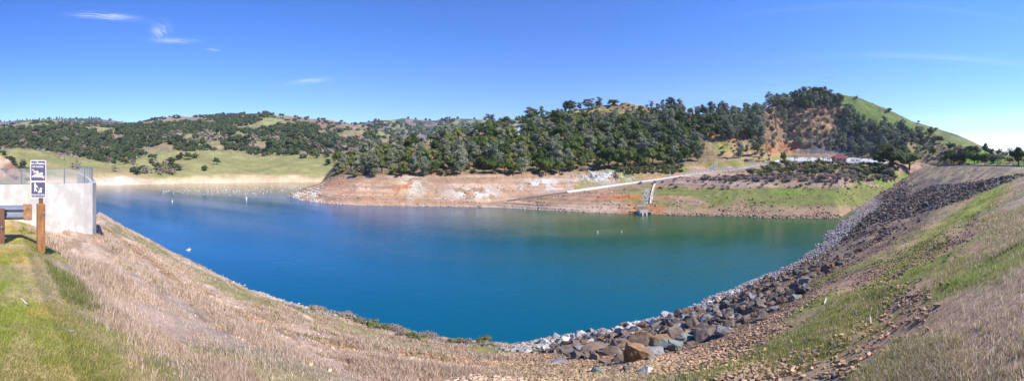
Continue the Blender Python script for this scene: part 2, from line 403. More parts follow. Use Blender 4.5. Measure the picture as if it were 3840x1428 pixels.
# wooded headland, boat ramp, car park and quarry hill, as one sheet of ground
cols = [
 (1030, [(150, -22), (158, -20), (161, -20), (163, -20), (166, -20), (169, -20), (172, -20), (176, -20), (182, -21), (195, -22)]),
 C1(1080, 735, ('z', 160, -15.9), ('z', 162, -15.8), ('z', 164, -15.8), ('z', 166, -15.9), ('z', 170, -16.3), ('z', 176, -17), ('z', 182, -18), ('z', 195, -20)),
 C1(1120, 749, (741, 147), (735, 151), (728, 156), (722, 163), ('z', 170, -15.4), ('z', 180, -17), ('z', 190, -18), ('z', 205, -20)),
 C1(1180, 757, (748, 138), (736, 143), (720, 151), (701, 163), ('z', 172, -12), ('z', 182, -16), ('z', 192, -18), ('z', 210, -20)),
 C1(1256, 764, (748, 130), (730, 135), (700, 143), (664, 156), (645, 172), (630, 185), (622, 198), ('z', 235, -18)),
 C1(1350, 770, (755, 121), (735, 125), (700, 134), (662, 147), (640, 160), (612, 180), (598, 200), ('z', 240, -14)),
 C1(1500, 772, (757, 119), (738, 123), (705, 131), (662, 143), (635, 155), (592, 182), (555, 208), ('z', 260, 0)),
 C1(1700, 774, (762, 117), (745, 121), (710, 129), (660, 143), (628, 157), (572, 190), (517, 235), ('z', 300, 8)),
 C1(1850, 777, (768, 116), (758, 120), ('z', 125, -14.6), (658, 143), (620, 162), (553, 200), (491, 250), ('z', 320, 22)),
 C1(1920, 780, (768, 114), *road(754, 122), (656, 146), (615, 166), (545, 205), (470, 255), ('z', 330, 28)),
 C1(2050, 788, (765, 113), *road(735, 126), (653, 151), (600, 176), (522, 215), (431, 260), ('z', 340, 36)),
 C1(2200, 797, (762, 112), *road(714, 134), (650, 159), (590, 186), (490, 230), (403, 270), ('z', 350, 40)),
 C1(2340, 802, (752, 114), *road(693, 143), (640, 166), (585, 192), (480, 235), (389, 275), ('z', 360, 44)),
 C1(2444, 804, (745, 116), *road(679, 150), (632, 172), (580, 198), (488, 240), (408, 280), ('z', 370, 42)),
 C1(2630, 808, (730, 120), *road(650, 168), (618, 188), (568, 215), (495, 250), (424, 290), ('z', 380, 42)),
 C1(2766, 812, (712, 122), *road(635, 182), (603, 200), (562, 226), (490, 262), (422, 300), ('z', 390, 46)),
 C1(2880, 817, (700, 126), *road(613, 200, 12), (594, 222), (568, 240), (478, 282), (400, 315), ('z', 400, 50)),
 C1(2950, 818, (694, 128), (611, 200), (592, 250), (582, 263), (560, 278), (470, 305), (378, 335), ('z', 420, 52)),
 C1(3026, 818, (690, 130), (611, 198), (591, 252), (581, 264), (548, 285), (450, 312), (356, 345), ('z', 430, 56)),
 C1(3088, 819, (688, 130), (611, 198), (591, 252), (582, 266), (552, 290), (458, 318), (354, 350), ('z', 430, 54)),
 C1(3150, 820, (686, 130), (612, 196), (592, 252), (585, 270), (560, 300), (480, 325), (400, 352), ('z', 430, 40)),
 CG(3218, 778, (614, 194), (594, 250), (587, 264), (552, 292), (505, 322), (450, 346), ('z', 420, 30)),
 CG(3290, 732, (618, 190), (599, 240), (591, 254), (566, 275), (518, 300), (470, 325), ('z', 400, 26)),
 CG(3342, 697, (622, 185), (611, 215), (602, 235), (575, 256), (532, 280), (484, 305), ('z', 380, 24)),
 CG(3400, 661, (640, 205), (615, 225), (604, 248), (584, 262), (546, 285), (498, 315), ('z', 390, 20)),
 CG(3443, 634, (624, 230), (616, 252), (611, 266), (596, 280), (556, 303), (512, 330), ('z', 400, 16)),
 (3511, [(60, -28), (90, -28), (130, -28), (195, -20), (226, -2.4), (240, -1.9), pz(602, 256), pz(575, 280), pz(528, 312), (400, 10)]),
 (3600, [(60, -28), (90, -28), (120, -28), (155, -20), (180, -2.4), (195, -1.9), pz(606, 214), pz(590, 240), pz(566, 290), (380, 2)]),
 (3700, [(60, -28), (80, -28), (100, -28), (125, -20), (148, -2.4), (160, -1.9), pz(608, 186), pz(598, 220), pz(580, 300), (380, 0)]),
 (3840, [(40, -28), (60, -28), (80, -28), (100, -20), (121, -2.4), (134, -1.9), pz(612, 165), pz(606, 220), pz(598, 300), (380, -2)]),
 (4400, [(40, -28), (60, -28), (80, -28), (90, -20), (121, -2.4), (134, -1.9), (165, -2), (220, 0), (300, 4), (380, -2)]),
]
H = Sheet(cols, 1040, 4400, 1500, [4, 14, 40, 8, 26, 22, 34, 40, 8], 36)
T = H.T; x, y, r0 = H.x, H.y, H.r
roadflat = 1 - win(2.75, 2.98, 4.02, 4.5, T) * win(1850, 1920, 3330, 3420, H.px)
hillw = sm(5.0, 6.0, T) * (1 - sm(8.3, 9, T))
bankw = sm(1.0, 1.25, T)
nz1 = fbm(x / 30, y / 30, seed=3, oct=5) - .5
nz2 = fbm(x / 5, y / 5, seed=5, oct=4) - .5
PXN = H.px + 130 * (fbm(x / 16, y / 16, seed=9) - .5)
quarry = win(2770, 2900, 3130, 3230, PXN) * win(5.2, 5.8, 7.6, 8.0, T)
gul = ridged(x / 9 + .3 * nz1 * 20, y / 26, 5, 8) - .5
dz = roadflat * bankw * (nz2 * .9 + hillw * (nz1 * 9 + nz2 * 2.2)) + quarry * gul * 7.5
dz += quarry * (np.floor(H.z / 9) * 9 + 9 * sm(.25, .6, H.z / 9 - np.floor(H.z / 9)) - H.z) * .55
rel = np.clip((H.z + HW) / 12, 0, 1)
bank = (T > 1) & (T < 5.3)
# old water lines: small real steps in the drawn-down bank
st = H.z / .8 + .25 * nz1; stp = (sm(.1, .5, st - np.floor(st)) + np.floor(st) - .25 * nz1) * .8 - H.z
dz += np.where(bank, stp * 1.15, 0) * roadflat * bankw
# eroded grey bluffs below the trees
blf = np.exp(-((H.px - 2270) / 85) ** 2 - ((H.py - 664) / 21) ** 2) + np.exp(-((H.px - 1945) / 38) ** 2 - ((H.py - 498) / 24) ** 2)
blf = blf * (.55 + .9 * fbm(x / 3, y / 5, seed=15))
dz += blf * (ridged(x / 3, y / 6, 4, 12) - .5) * 4 * roadflat
H.z = H.z + dz; H.upd()

def mixc(c, new, w):
    w = np.clip(w, 0, 1)[..., None]
    return c * (1 - w) + np.asarray(new) * w
n_a = fbm(x / 14, y / 14, oct=5, seed=21); n_b = fbm(x / 3.2, y / 3.2, oct=4, seed=22); n_c = fbm(x / 40, y / 40, oct=3, seed=23)
strat = fbm(H.px / 260, H.z / .9, oct=4, seed=24)
col = np.ones(H.r.shape + (3,)) * np.array((.31, .20, .13))
col = mixc(col, (.41, .285, .205), sm(.45, .62, strat))
col = mixc(col, (.235, .16, .11), sm(.52, .66, fbm(H.px / 420, H.z / .42, oct=3, seed=25)) * .8)
col = mixc(col, (.36, .155, .075), sm(.52, .68, n_a) * win(1120, 1300, 1750, 1850, H.px) * win(-15, -13, -9, -7, H.z) * .75)
col = mixc(col, (.44, .40, .34), np.exp(-((H.px - 1540) / 50) ** 2 - ((H.py - 700) / 42) ** 2) * sm(.4, .55, n_b) * 1.1)
col = mixc(col, (.44, .29, .12), np.exp(-((H.px - 1500) / 40) ** 2 - ((H.py - 705) / 22) ** 2) * sm(.4, .55, n_b))
col = mixc(col, (.50, .46, .41), np.exp(-((H.px - 1770) / 90) ** 2 - ((H.py - 722) / 22) ** 2) * sm(.42, .55, n_b) * 1.2)
col = mixc(col, (.45, .44, .41), np.exp(-((H.px - 2040) / 70) ** 2 - ((H.py - 690) / 24) ** 2) * sm(.42, .55, n_b) * 1.1)
col = mixc(col, (.50, .46, .40), win(1075, 1120, 1190, 1225, H.px) * sm(.4, .55, n_b) * .8)
col = mixc(col, (.44, .33, .26), win(1700, 1850, 2380, 2440, H.px) * win(764, 774, 786, 796, H.py) * .8)
# right-hand drawdown flat: purplish weeds, green patches, rust
rf = sm(2250, 2450, H.px) * (T < 3.02)
col = mixc(col, (.29, .195, .125), rf * win(740, 775, 830, 840, H.py) * .9)
col = mixc(col, (.37, .155, .07), rf * sm(.5, .62, n_a) * win(725, 735, 820, 830, H.py) * win(2250, 2330, 2560, 2640, H.px) * .8)
col = mixc(col, (.42, .13, .045), np.exp(-((H.px - 2385) / 110) ** 2 - ((H.py - 739) / 9) ** 2) * 1.3 * (np.abs(H.px - 2430) > 22))
gr = rf * win(690, 702, 758, 782, H.py + 20 * (n_c - .5) * 2) * sm(.36, .52, n_a + .2 * sm(2450, 2700, H.px))
col = mixc(col, (.15, .17, .045), gr * .9)
col = mixc(col, (.13, .21, .03), rf * np.exp(-((H.py - 735 + 10 * np.sin(H.px / 90)) / 10) ** 2) * sm(2650, 2780, H.px) * (1 - sm(3080, 3200, H.px)) * sm(.4, .55, n_a) * .9)
col = mixc(col, (.23, .175, .15), rf * win(660, 672, 692, 705, H.py) * sm(.38, .55, n_b) * .8)
col = mixc(col, (.16, .22, .035), win(3150, 3230, 3420, 3470, H.px) * win(640, 650, 690, 720, H.py) * sm(.35, .5, n_b) * .9)
col = mixc(col, (.40, .39, .38), np.exp(-((H.px - 2432) / 20) ** 2) * win(702, 716, 764, 776, H.py) * .75 * sm(.35, .5, n_b))
# ground above the ramp
ab = (T >= 4) & (T < 5.3)
col = np.where(ab[..., None] & (H.px > 2150)[..., None], mixc(mixc(col, (.21, .20, .06), sm(.38, .58, n_a)), (.33, .21, .12), np.exp(-((H.px - 2440) / 60) ** 2) * .9), col)
up = sm(5.0, 5.2, T)
PXN = H.px + 200 * (n_a - .5)
hill = np.ones_like(col) * np.array((.20, .15, .085))
hill = mixc(hill, (.27, .225, .09), sm(.42, .60, n_a) * sm(470, 410, H.py) * win(1950, 2050, 2480, 2560, PXN))
hill = mixc(hill, (.21, .22, .06), sm(.5, .62, n_c) * sm(480, 430, H.py) * win(1950, 2050, 2480, 2560, PXN))
hill = mixc(hill, (.33, .23, .12), win(2640, 2720, 2960, 3040, PXN) * win(520, 545, 600, 612, H.py))
hill = mixc(hill, (.23, .22, .07), win(2640, 2720, 2900, 2960, PXN) * win(520, 540, 580, 600, H.py) * sm(.5, .6, n_a))
hill = mixc(hill, (.31, .17, .105), win(2860, 2930, 3120, 3200, PXN) * win(380, 405, 585, 600, H.py) * (.5 + .5 * sm(.4, .55, n_b)))
hill = mixc(hill, (.36, .235, .145), win(2900, 2950, 3140, 3200, PXN) * sm(.48, .58, n_b) * win(430, 480, 585, 600, H.py) * .8)
hill = mixc(hill, (.38, .14, .065), np.exp(-((PXN - 2925) / 38) ** 2 - ((H.py - 552) / 18) ** 2) * .9)
hill = mixc(hill, (.11, .07, .05), quarry * sm(.55, .63, fbm(x / 3, y / 3 + H.z / 2, oct=4, seed=29)) * .8)
hill = mixc(hill, (.40, .15, .07), np.exp(-((PXN - 2712) / 46) ** 2 - ((H.py - 510) / 16) ** 2) * 1.3)
hill = mixc(hill, (.075, .068, .072), np.exp(-((PXN - 3160) / 110) ** 2 - ((H.py - 545) / 38) ** 2) * 1.6 * sm(.3, .5, n_b + .1))
hill = mixc(hill, (.11, .10, .105), np.exp(-((PXN - 3060) / 70) ** 2 - ((H.py - 568) / 9) ** 2) * 1.3)
hill = mixc(hill, (.24, .235, .225), win(2990, 3030, 3130, 3160, PXN) * win(572, 577, 583, 588, H.py) * sm(.45, .5, n_b))
hill = mixc(hill, (.22, .20, .08), sm(3290, 3400, PXN) * sm(.4, .55, n_a))
hill = mixc(hill, (.31, .21, .13), sm(3380, 3420, PXN) * (1 - sm(3490, 3540, PXN)) * win(575, 590, 606, 612, H.py))
hill = mixc(hill, (.13, .24, .025), sm(3560, 3660, PXN) * sm(.3, .5, n_a))
col = col * (1 - up[..., None]) + hill * up[..., None]
col = mixc(col, (.44, .43, .40), blf * sm(.4, .5, n_b) * 1.3 * (H.py > 600))
col = mixc(col, (.43, .40, .36), blf * (H.py < 600) * 1.3)
H.build('headland', M_bank, col); tag(bpy.data.objects['headland'], kind='structure')
headcol = col

# green hill behind on the right
gcols = [
 (2900, [(340, 20), pz(560, 380), pz(430, 430), pz(380, 470), (560, 60)]),
 (3060, [(340, 20), pz(560, 380), pz(420, 430), pz(352, 470), (560, 70)]),
 (3105, [(340, 20), pz(560, 380), pz(420, 430), pz(347, 470), (560, 70)]),
 (3207, [(340, 16), pz(560, 380), pz(440, 425), pz(362, 470), (560, 70)]),
 (3275, [(340, 10), pz(560, 380), pz(460, 420), pz(386, 470), (560, 60)]),
 (3331, [(340, 10), pz(570, 370), pz(480, 410), pz(414, 460), (560, 50)]),
 (3387, [(340, 8), pz(570, 370), pz(490, 410), pz(436, 455), (560, 46)]),
 (3427, [(340, 8), pz(575, 370), pz(500, 410), pz(455, 450), (560, 40)]),
 (3517, [(340, 4), pz(580, 370), pz(530, 405), pz(487, 445), (560, 30)]),
 (3618, [(340, 2), pz(590, 370), pz(550, 400), pz(515, 440), (560, 20)]),
 (3700, [(340, 0), pz(600, 370), pz(575, 400), pz(552, 440), (560, 8)]),
 (3840, [(340, -2), pz(606, 370), pz(600, 400), pz(595, 440), (560, 0)]),
 (4300, [(340, -2), (370, -2), (400, 0), (440, 2), (560, -4)]),
]
G = Sheet(gcols, 2900, 4300, 500, [6, 26, 30, 12])
n1 = fbm(G.x / 26, G.y / 26, oct=5, seed=41)
n2 = fbm(G.x / 6, G.y / 6, oct=4, seed=42)
G.z += (n1 - .5) * 5 + (n2 - .5) * 1.0; G.upd()
gc = mixc(np.ones(G.r.shape + (3,)) * np.array((.115, .20, .030)), (.17, .235, .05), sm(.42, .6, n1))
gc = mixc(gc, (.20, .19, .08), sm(.55, .68, n2) * .8)
gc = mixc(gc, (.20, .16, .15), np.exp(-((G.px - 3520) / 30) ** 2 - ((G.py - 512) / 7) ** 2) * .8)
gc = mixc(gc, (.17, .19, .07), sm(3440, 3540, G.px) * .5)
gc = mixc(gc, (.24, .22, .10), (1 - sm(6, 15, np.abs(G.py - np.interp(G.px, [c[0] for c in gcols], [HZ - math.degrees(math.atan2(c[1][3][1], c[1][3][0])) / .046875 for c in gcols])))) * .7)
tag(G.build('green_hill', M_hill, gc), kind='structure')

# far shore, foothills and wooded hill on the left
def LC(px, w, *pts):
    r = wlr(w); return (px, [(r - 20, -HW - 6), (r, -HW)] + [pz(*p) for p in pts[:-1]] + [pts[-1]])
lcols = [
 LC(-500, 696, (676, 250), (630, 300), (575, 350), (578, 410), (530, 600), (480, 900), (1150, 60)),
 LC(0, 696, (672, 250), (620, 295), (560, 345), (566, 410), (520, 600), (467, 900), (1150, 60)),
 LC(169, 695, (670, 250), (625, 290), (569, 345), (575, 410), (515, 600), (461, 900), (1150, 60)),
 LC(225, 695, (668, 250), (640, 280), (589, 330), (583, 410), (515, 600), (462, 900), (1150, 60)),
 LC(316, 694, (668, 250), (645, 275), (604, 325), (590, 400), (512, 600), (464, 900), (1150, 60)),
 LC(406, 694, (676, 250), (650, 272), (613, 325), (598, 395), (515, 600), (466, 900), (1150, 60)),
 LC(500, 692, (674, 254), (648, 278), (600, 335), (586, 395), (515, 600), (462, 910), (1150, 60)),
 LC(609, 690, (672, 258), (640, 288), (570, 365), (560, 420), (510, 620), (446, 930), (1180, 80)),
 LC(733, 688, (668, 262), (620, 300), (566, 375), (556, 430), (505, 630), (438, 950), (1200, 90)),
 LC(845, 686, (668, 266), (625, 300), (572, 375), (560, 430), (500, 630), (430, 960), (1200, 100)),
 LC(958, 684, (668, 272), (640, 296), (600, 355), (575, 420), (500, 630), (427, 960), (1200, 100)),
 LC(1016, 683, (666, 275), (632, 305), (594, 365), (575, 430), (500, 630), (426, 960), (1200, 100)),
 LC(1129, 682, (664, 280), (625, 312), (584, 380), (572, 440), (505, 630), (440, 930), (1200, 90)),
 LC(1202, 681, (664, 283), (625, 318), (584, 382), (572, 440), (515, 620), (449, 900), (1150, 80)),
 LC(1298, 680, (662, 288), (620, 322), (584, 385), (572, 440), (530, 600), (461, 860), (1150, 60)),
 LC(1383, 680, (662, 288), (610, 325), (560, 395), (560, 440), (540, 580), (482, 820), (1150, 40)),
 LC(1456, 680, (662, 288), (620, 325), (575, 395), (570, 440), (555, 570), (508, 780), (1150, 20)),
 LC(1520, 680, (662, 288), (640, 325), (600, 395), (590, 440), (575, 570), (545, 740), (1150, 0)),
 LC(1700, 680, (662, 288), (650, 325), (620, 395), (610, 440), (605, 570), (600, 740), (1150, -10)),
]
LH = Sheet(lcols, -500, 1700, 1100, [4, 10, 22, 26, 18, 60, 60, 10])
x, y = LH.x, LH.y
n1 = fbm(x / 90, y / 90, oct=5, seed=51); n2 = fbm(x / 22, y / 22, oct=4, seed=52); n3 = ridged(x / 120, y / 160, 4, 53)
hw = sm(4.3, 5.5, LH.T)
gw = sm(1.3, 2.2, LH.T)
fade = 1 - sm(7.0, 7.3, LH.T) * .0
LH.z += gw * ((n2 - .5) * 3.0 + (ridged(x / 55, y / 55, 3, 57) - .5) * 7 * (1 - hw)) + hw * ((n1 - .5) * 26 + (n3 - .55) * 34 * (1 - sm(6.4, 7, LH.T) * .8)) * .8
LH.upd()
lc = np.ones(LH.r.shape + (3,)) * np.array((.20, .195, .080))
lc = mixc(lc, (.25, .235, .10), sm(.45, .6, n2) * .6)
lc = mixc(lc, (.33, .25, .13), sm(.48, .62, n1) * (1 - sm(2.4, 3.6, LH.T)) * .8)
lc = mixc(lc, (.47, .36, .25), (1 - sm(1.5, 2.3, LH.T + (n2 - .5) * 1.2)))
lc = mixc(lc, (.56, .47, .37), np.exp(-((LH.px - 440) / 75) ** 2) * (1 - sm(2.0, 2.5, LH.T)))
hc = np.ones_like(lc) * np.array((.20, .14, .11))
hc = mixc(hc, (.20, .20, .09), sm(.5, .62, n1))
hc = mixc(hc, (.26, .19, .13), sm(.55, .66, n2) * .7)
hc = mixc(hc, (.19, .225, .08), np.exp(-((LH.px - 960) / 100) ** 2 - ((LH.py - 440) / 14) ** 2))
lc = lc * (1 - sm(4.2, 4.8, LH.T)[..., None]) + hc * sm(4.2, 4.8, LH.T)[..., None]
tag(LH.build('far_hillside', M_hill, lc), kind='structure')

def ridge_sheet(name, pts, r, seed, c1, c2, amp):
    cc = [(p[0], [(r * .72, -20), (r * .8, r * .8 * math.tan((HZ - (p[1] + 75)) * K)), pz(p[1] + 22, r * .93), pz(p[1], r), (r * 1.2, -20)]) for p in pts]
    s = Sheet(cc, pts[0][0], pts[-1][0], 420, [4, 16, 30, 4])
    a = fbm(s.x / (r * .06), s.y / (r * .06), oct=5, seed=seed); b = ridged(s.x / (r * .09), s.y / (r * .09), 4, seed + 1)
    s.z += (a - .5) * amp * sm(0, 1, s.T) + (b - .5) * amp * 1.4 * win(.6, 1.2, 2.6, 3.0, s.T); s.upd()
    c = mixc(np.ones(s.r.shape + (3,)) * np.array(c1), c2, sm(.42, .58, a))
    c = mixc(c, (.035, .05, .03), sm(.5, .6, fbm(s.x / (r * .02), s.y / (r * .02), oct=4, seed=seed + 5)) * .85)
    tag(s.build(name, M_ridge, c), kind='structure'); return s
RA = ridge_sheet('distant_ridge', [(-600, 470), (-200, 460), (0, 457), (152, 448), (254, 444), (350, 442), (420, 448), (468, 458), (560, 475), (700, 520)], 2600, 61, (.16, .13, .13), (.17, .19, .10), 26)
RB = ridge_sheet('middle_ridge', [(1180, 520), (1250, 480), (1320, 466), (1411, 448), (1470, 452), (1523, 444), (1600, 450), (1693, 444), (1805, 446), (1950, 470), (2200, 520)], 1500, 66, (.16, .13, .12), (.20, .21, .10), 18)

# ------------------------------------------------------------------ the dam we stand on
naz = 1500
azs = np.linspace(-math.pi * .76, math.pi * .76, naz)
rr = np.concatenate([np.geomspace(.3, 12, 150), np.geomspace(12.1, 60, 260), np.geomspace(60.5, 330, 240)])
B = object.__new__(Sheet)
B.az = azs; B.pxs = 1920 + azs / K; B.r = np.broadcast_to(rr, (naz, len(rr))).copy(); B.t = np.arange(len(rr)) * 1.0; B.T = np.broadcast_to(B.t, B.r.shape)
B.x = B.r * np.sin(azs)[:, None]; B.y = B.r * np.cos(azs)[:, None]
x, y = B.x, B.y
d = dam_d(x, y)
na = fbm(x / 3, y / 3, oct=5, seed=71); nb = fbm(x / .7, y / .7, oct=4, seed=72); nc_ = fbm(x / 9, y / 9, oct=4, seed=73); nd = fbm(x / 26, y / 5, oct=4, seed=74)
slope_w = sm(.6, 3, d)
B.z = dam_z(x, y) + slope_w * ((na - .5) * .55 + (nc_ - .5) * 1.3 * sm(3, 12, d)) + (nb - .5) * .10 * sm(-1, .8, d) + (na - .5) * .12
# gentle contour ribs
B.z += slope_w * (np.sin(d * 1.9 + (nc_ - .5) * 9) * .06)
B.upd()
X, Y = x, y
pxg, pyg = B.px, B.py
c = np.ones(B.r.shape + (3,)) * np.array((.30, .205, .15))
left = 1 - sm(-2, 6, X)
right = 1 - left
# left half: dry pink-beige grass, dirt bands, greener low down
c = mixc(c, (.50, .375, .285), left * .9)
c = mixc(c, (.27, .18, .11), left * sm(.55, .66, fbm(X / 1.6 + Y, Y / 1.1, oct=4, seed=79)) * .7)
c = mixc(c, (.29, .175, .095), left * np.exp(-((d - 9.6 - (nc_ - .5) * 2) / .9) ** 2) * .9)
c = mixc(c, (.27, .17, .10), left * np.exp(-((d - 5.2 - (nc_ - .5) * 2) / .5) ** 2) * .6)
c = mixc(c, (.19, .19, .06), left * sm(.5, .62, nd) * sm(10, 14, d) * .8)
c = mixc(c, (.19, .19, .06), left * sm(.56, .66, na) * (1 - sm(2, 6, d)) * .8)
c = mixc(c, (.52, .43, .33), sm(-40, -28, X) * (1 - sm(-17, -13.5, X)) * sm(19.6, 21.6, d + (na - .5) * 2))        # pale gravel beach
c = mixc(c, (.44, .36, .25), (1 - sm(-46, -40, X)) * sm(25.5, 27.5, d))
c = mixc(c, (.20, .20, .07), (1 - sm(-13, -8, X * 0 - 9)) * 0 * d)
c = mixc(c, (.20, .21, .05), win(-9, -3, 2.5, 5, X) * win(11, 14, 20, 23, d) * sm(.42, .55, na) * .8)
# gravel heap at the middle
c = mixc(c, (.34, .24, .165), win(-1.2, .2, 3.2, 4.5, X) * win(5, 7, 14, 16, d))
# right half
wv = np.interp(X, [-300, 0, 18, 40, 58, 75, 110, 400], [25, 25.2, 29.5, 33, 40, 48, 54, 60])
u = d / wv                                           # 0 crest .. 1 water
c = mixc(c, (.27, .175, .115), right * .8)
c = mixc(c, (.33, .235, .16), right * sm(.5, .6, na) * .45)
c = mixc(c, (.29, .25, .23), right * sm(.80, .88, u) * (1 - .4 * sm(60, 80, X)))
c = mixc(c, (.135, .105, .085), right * win(.56, .64, .80, .88, u) * .85)
c = mixc(c, (.17, .115, .085), right * win(.30, .36, .56, .64, u) * sm(.4, .56, nd) * .9)
c = mixc(c, (.085, .078, .082), sm(45, 70, X) * win(.24, .33, .62, .72, u) * .85)
c = mixc(c, (.28, .22, .16), sm(60, 85, X) * win(.12, .16, .20, .27, u) * .8)
c = mixc(c, (.15, .105, .09), sm(95, 112, X) * win(.01, .03, .12, .17, u) * .9)
c = mixc(c, (.24, .21, .11), sm(95, 112, X) * win(.01, .03, .12, .17, u) * sm(.5, .6, nd) * .7)
c = mixc(c, (.21, .25, .04), right * (1 - sm(60, 80, X)) * win(.025, .045, .12, .30, u + (na - .5) * .12) * sm(.40, .60, nd) * .85)
c = mixc(c, (.19, .21, .05), right * (1 - sm(60, 80, X)) * np.exp(-((u - .17 - .04 * (nc_ - .5)) / .018) ** 2) * .7)
c = mixc(c, (.30, .225, .18), right * (1 - sm(.5, 1.4, d - .25 * (na - .5) * 8)) * .7)
c = mixc(c, (.17, .19, .05), right * (1 - sm(.28, .5, u)) * sm(.52, .62, nc_ * .5 + na * .5) * .7)
c = mixc(c, (.08, .12, .03), right * (1 - sm(.06, .14, u)) * sm(.58, .68, na) * .6)
FR = sm(28, 40, X) * sm(0, 7, pyg - np.interp(pxg, [3359, 3500, 3613, 3725, 3833, 3900], [751, 692, 686, 668, 648, 640])) * (1 - sm(-6, 4, pyg - np.interp(pxg, [3359, 3444, 3613, 3697, 3782, 3833, 3900], [830, 805, 751, 717, 683, 663, 655]))) * sm(3340, 3380, pxg)
c = mixc(c, (.085, .078, .082), FR * .85)
UPF = sm(60, 90, X) * (1 - sm(-8, 2, pyg - np.interp(pxg, [3359, 3500, 3613, 3725, 3833, 3900], [751, 692, 686, 668, 648, 640]))) * (d > -.4)
c = mixc(c, (.145, .10, .085), UPF * (.45 + .5 * sm(.42, .58, fbm((X * cu.x + Y * cu.y) / 2.2 + d * .5, d / 14, oct=4, seed=83))))
c = mixc(c, (.25, .22, .13), UPF * sm(.55, .66, fbm((X * cu.x + Y * cu.y) / 5 + d * .4, d / 9, oct=4, seed=84)) * .8)
# wet edge
c = mixc(c, (.15, .115, .10), (1 - sm(-15.9, -15.55, B.z)) * .8)
# left plateau of green and ochre turf
pl = (1 - sm(-1.0, .4, X)) * (1 - sm(.15, .95, d - .10 * (-X) - (nb - .5) * 1.1))
Xr, Yr = X * .83 + Y * .56 + na * 1.5, -X * .56 + Y * .83 + nb
turf = mixc(np.ones_like(c) * np.array((.20, .235, .035)), (.40, .28, .08), sm(.38, .60, fbm(Xr / .6, Yr / .6, oct=5, seed=77)))
turf = mixc(turf, (.44, .32, .20), sm(.54, .66, fbm(Xr / .9, Yr / .9, oct=5, seed=78)) * .85)
turf = mixc(turf, (.12, .18, .02), win(-8, -5, -5, -2, X + (na - .5) * 6) * sm(.5, .65, nb) * .6)
c = c * (1 - pl[..., None]) + turf * pl[..., None]
# crest verge on the far part of the dam and behind the camera
c = mixc(c, (.24, .22, .15), (d < -.4) * sm(85, 100, X) * 1.0)
nearcol = c
tag(B.build('dam_embankment', M_near, c), kind='structure')
def bcol(px, py):
    pass
def near_at(xx, yy):
    """height of the finished embankment near a point"""
    a = math.atan2(xx, yy); rr_ = math.hypot(xx, yy)
    i = int(np.clip(round((a - azs[0]) / (azs[1] - azs[0])), 0, naz - 1)); j = int(np.clip(np.searchsorted(rr, rr_), 0, len(rr) - 1))
    return float(B.z[i, j])

# lake
wm, nt, b = newmat('lake_water'); N, L = nt.nodes, nt.links
b.inputs['Base Color'].default_value = (.0, .055, .115, 1); b.inputs['Roughness'].default_value = .06; b.inputs['IOR'].default_value = 1.333
tcn = N.new('ShaderNodeTexCoord')
hh = None
for sc_, st_, am in ((1.1, (1, 1.6, 1), 1.0), (4.5, (1, 1.4, 1), .35), (.16, (1, 1.3, 1), 1.1)):
    mp = N.new('ShaderNodeMapping'); mp.inputs['Scale'].default_value = st_; mp.inputs['Rotation'].default_value = (0, 0, .5); L.new(tcn.outputs['Object'], mp.inputs[0])
    nz = N.new('ShaderNodeTexNoise'); nz.inputs['Scale'].default_value = sc_; nz.inputs['Detail'].default_value = 4; L.new(mp.outputs[0], nz.inputs['Vector'])
    q = N.new('ShaderNodeMath'); q.operation = 'MULTIPLY_ADD'; q.inputs[1].default_value = am; L.new(nz.outputs['Fac'], q.inputs[0])
    if hh is None: q.inputs[2].default_value = 0
    else: L.new(hh, q.inputs[2])
    hh = q.outputs[0]
# wind patches: rougher and calmer water
nzp = N.new('ShaderNodeTexNoise'); nzp.inputs['Scale'].default_value = .012; nzp.inputs['Detail'].default_value = 3; mpp = N.new('ShaderNodeMapping'); mpp.inputs['Scale'].default_value = (1, 2.6, 1); mpp.inputs['Rotation'].default_value = (0, 0, -.25)
L.new(tcn.outputs['Object'], mpp.inputs[0]); L.new(mpp.outputs[0], nzp.inputs['Vector'])
mr = N.new('ShaderNodeMapRange'); mr.inputs[1].default_value = .35; mr.inputs[2].default_value = .6; mr.inputs[3].default_value = .04; mr.inputs[4].default_value = .15
L.new(nzp.outputs['Fac'], mr.inputs[0])
bp = N.new('ShaderNodeBump'); bp.inputs['Distance'].default_value = .55; L.new(mr.outputs[0], bp.inputs['Strength']); L.new(hh, bp.inputs['Height']); L.new(bp.outputs[0], b.inputs['Normal'])
# deep water is bluer; hill reflection at right is painted in as green
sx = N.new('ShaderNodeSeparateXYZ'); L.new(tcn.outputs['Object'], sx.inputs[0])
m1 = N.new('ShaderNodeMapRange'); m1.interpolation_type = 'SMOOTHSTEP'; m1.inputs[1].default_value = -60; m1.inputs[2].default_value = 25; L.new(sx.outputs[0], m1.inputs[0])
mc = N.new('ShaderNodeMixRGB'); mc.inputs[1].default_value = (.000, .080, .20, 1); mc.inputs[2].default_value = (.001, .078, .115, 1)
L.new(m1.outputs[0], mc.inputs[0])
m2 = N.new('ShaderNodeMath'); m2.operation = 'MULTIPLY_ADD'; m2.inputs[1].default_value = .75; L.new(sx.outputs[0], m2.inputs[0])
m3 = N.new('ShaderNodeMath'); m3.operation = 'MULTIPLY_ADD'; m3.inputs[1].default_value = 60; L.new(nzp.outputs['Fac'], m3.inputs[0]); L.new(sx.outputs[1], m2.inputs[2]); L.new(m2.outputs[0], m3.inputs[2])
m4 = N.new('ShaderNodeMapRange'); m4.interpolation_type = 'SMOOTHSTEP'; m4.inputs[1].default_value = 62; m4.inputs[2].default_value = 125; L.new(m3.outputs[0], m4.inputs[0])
m5 = N.new('ShaderNodeMath'); m5.operation = 'MULTIPLY'; L.new(m4.outputs[0], m5.inputs[0]); m6 = N.new('ShaderNodeMapRange'); m6.interpolation_type = 'SMOOTHSTEP'; m6.inputs[1].default_value = -30; m6.inputs[2].default_value = 20; L.new(sx.outputs[0], m6.inputs[0]); L.new(m6.outputs[0], m5.inputs[1])
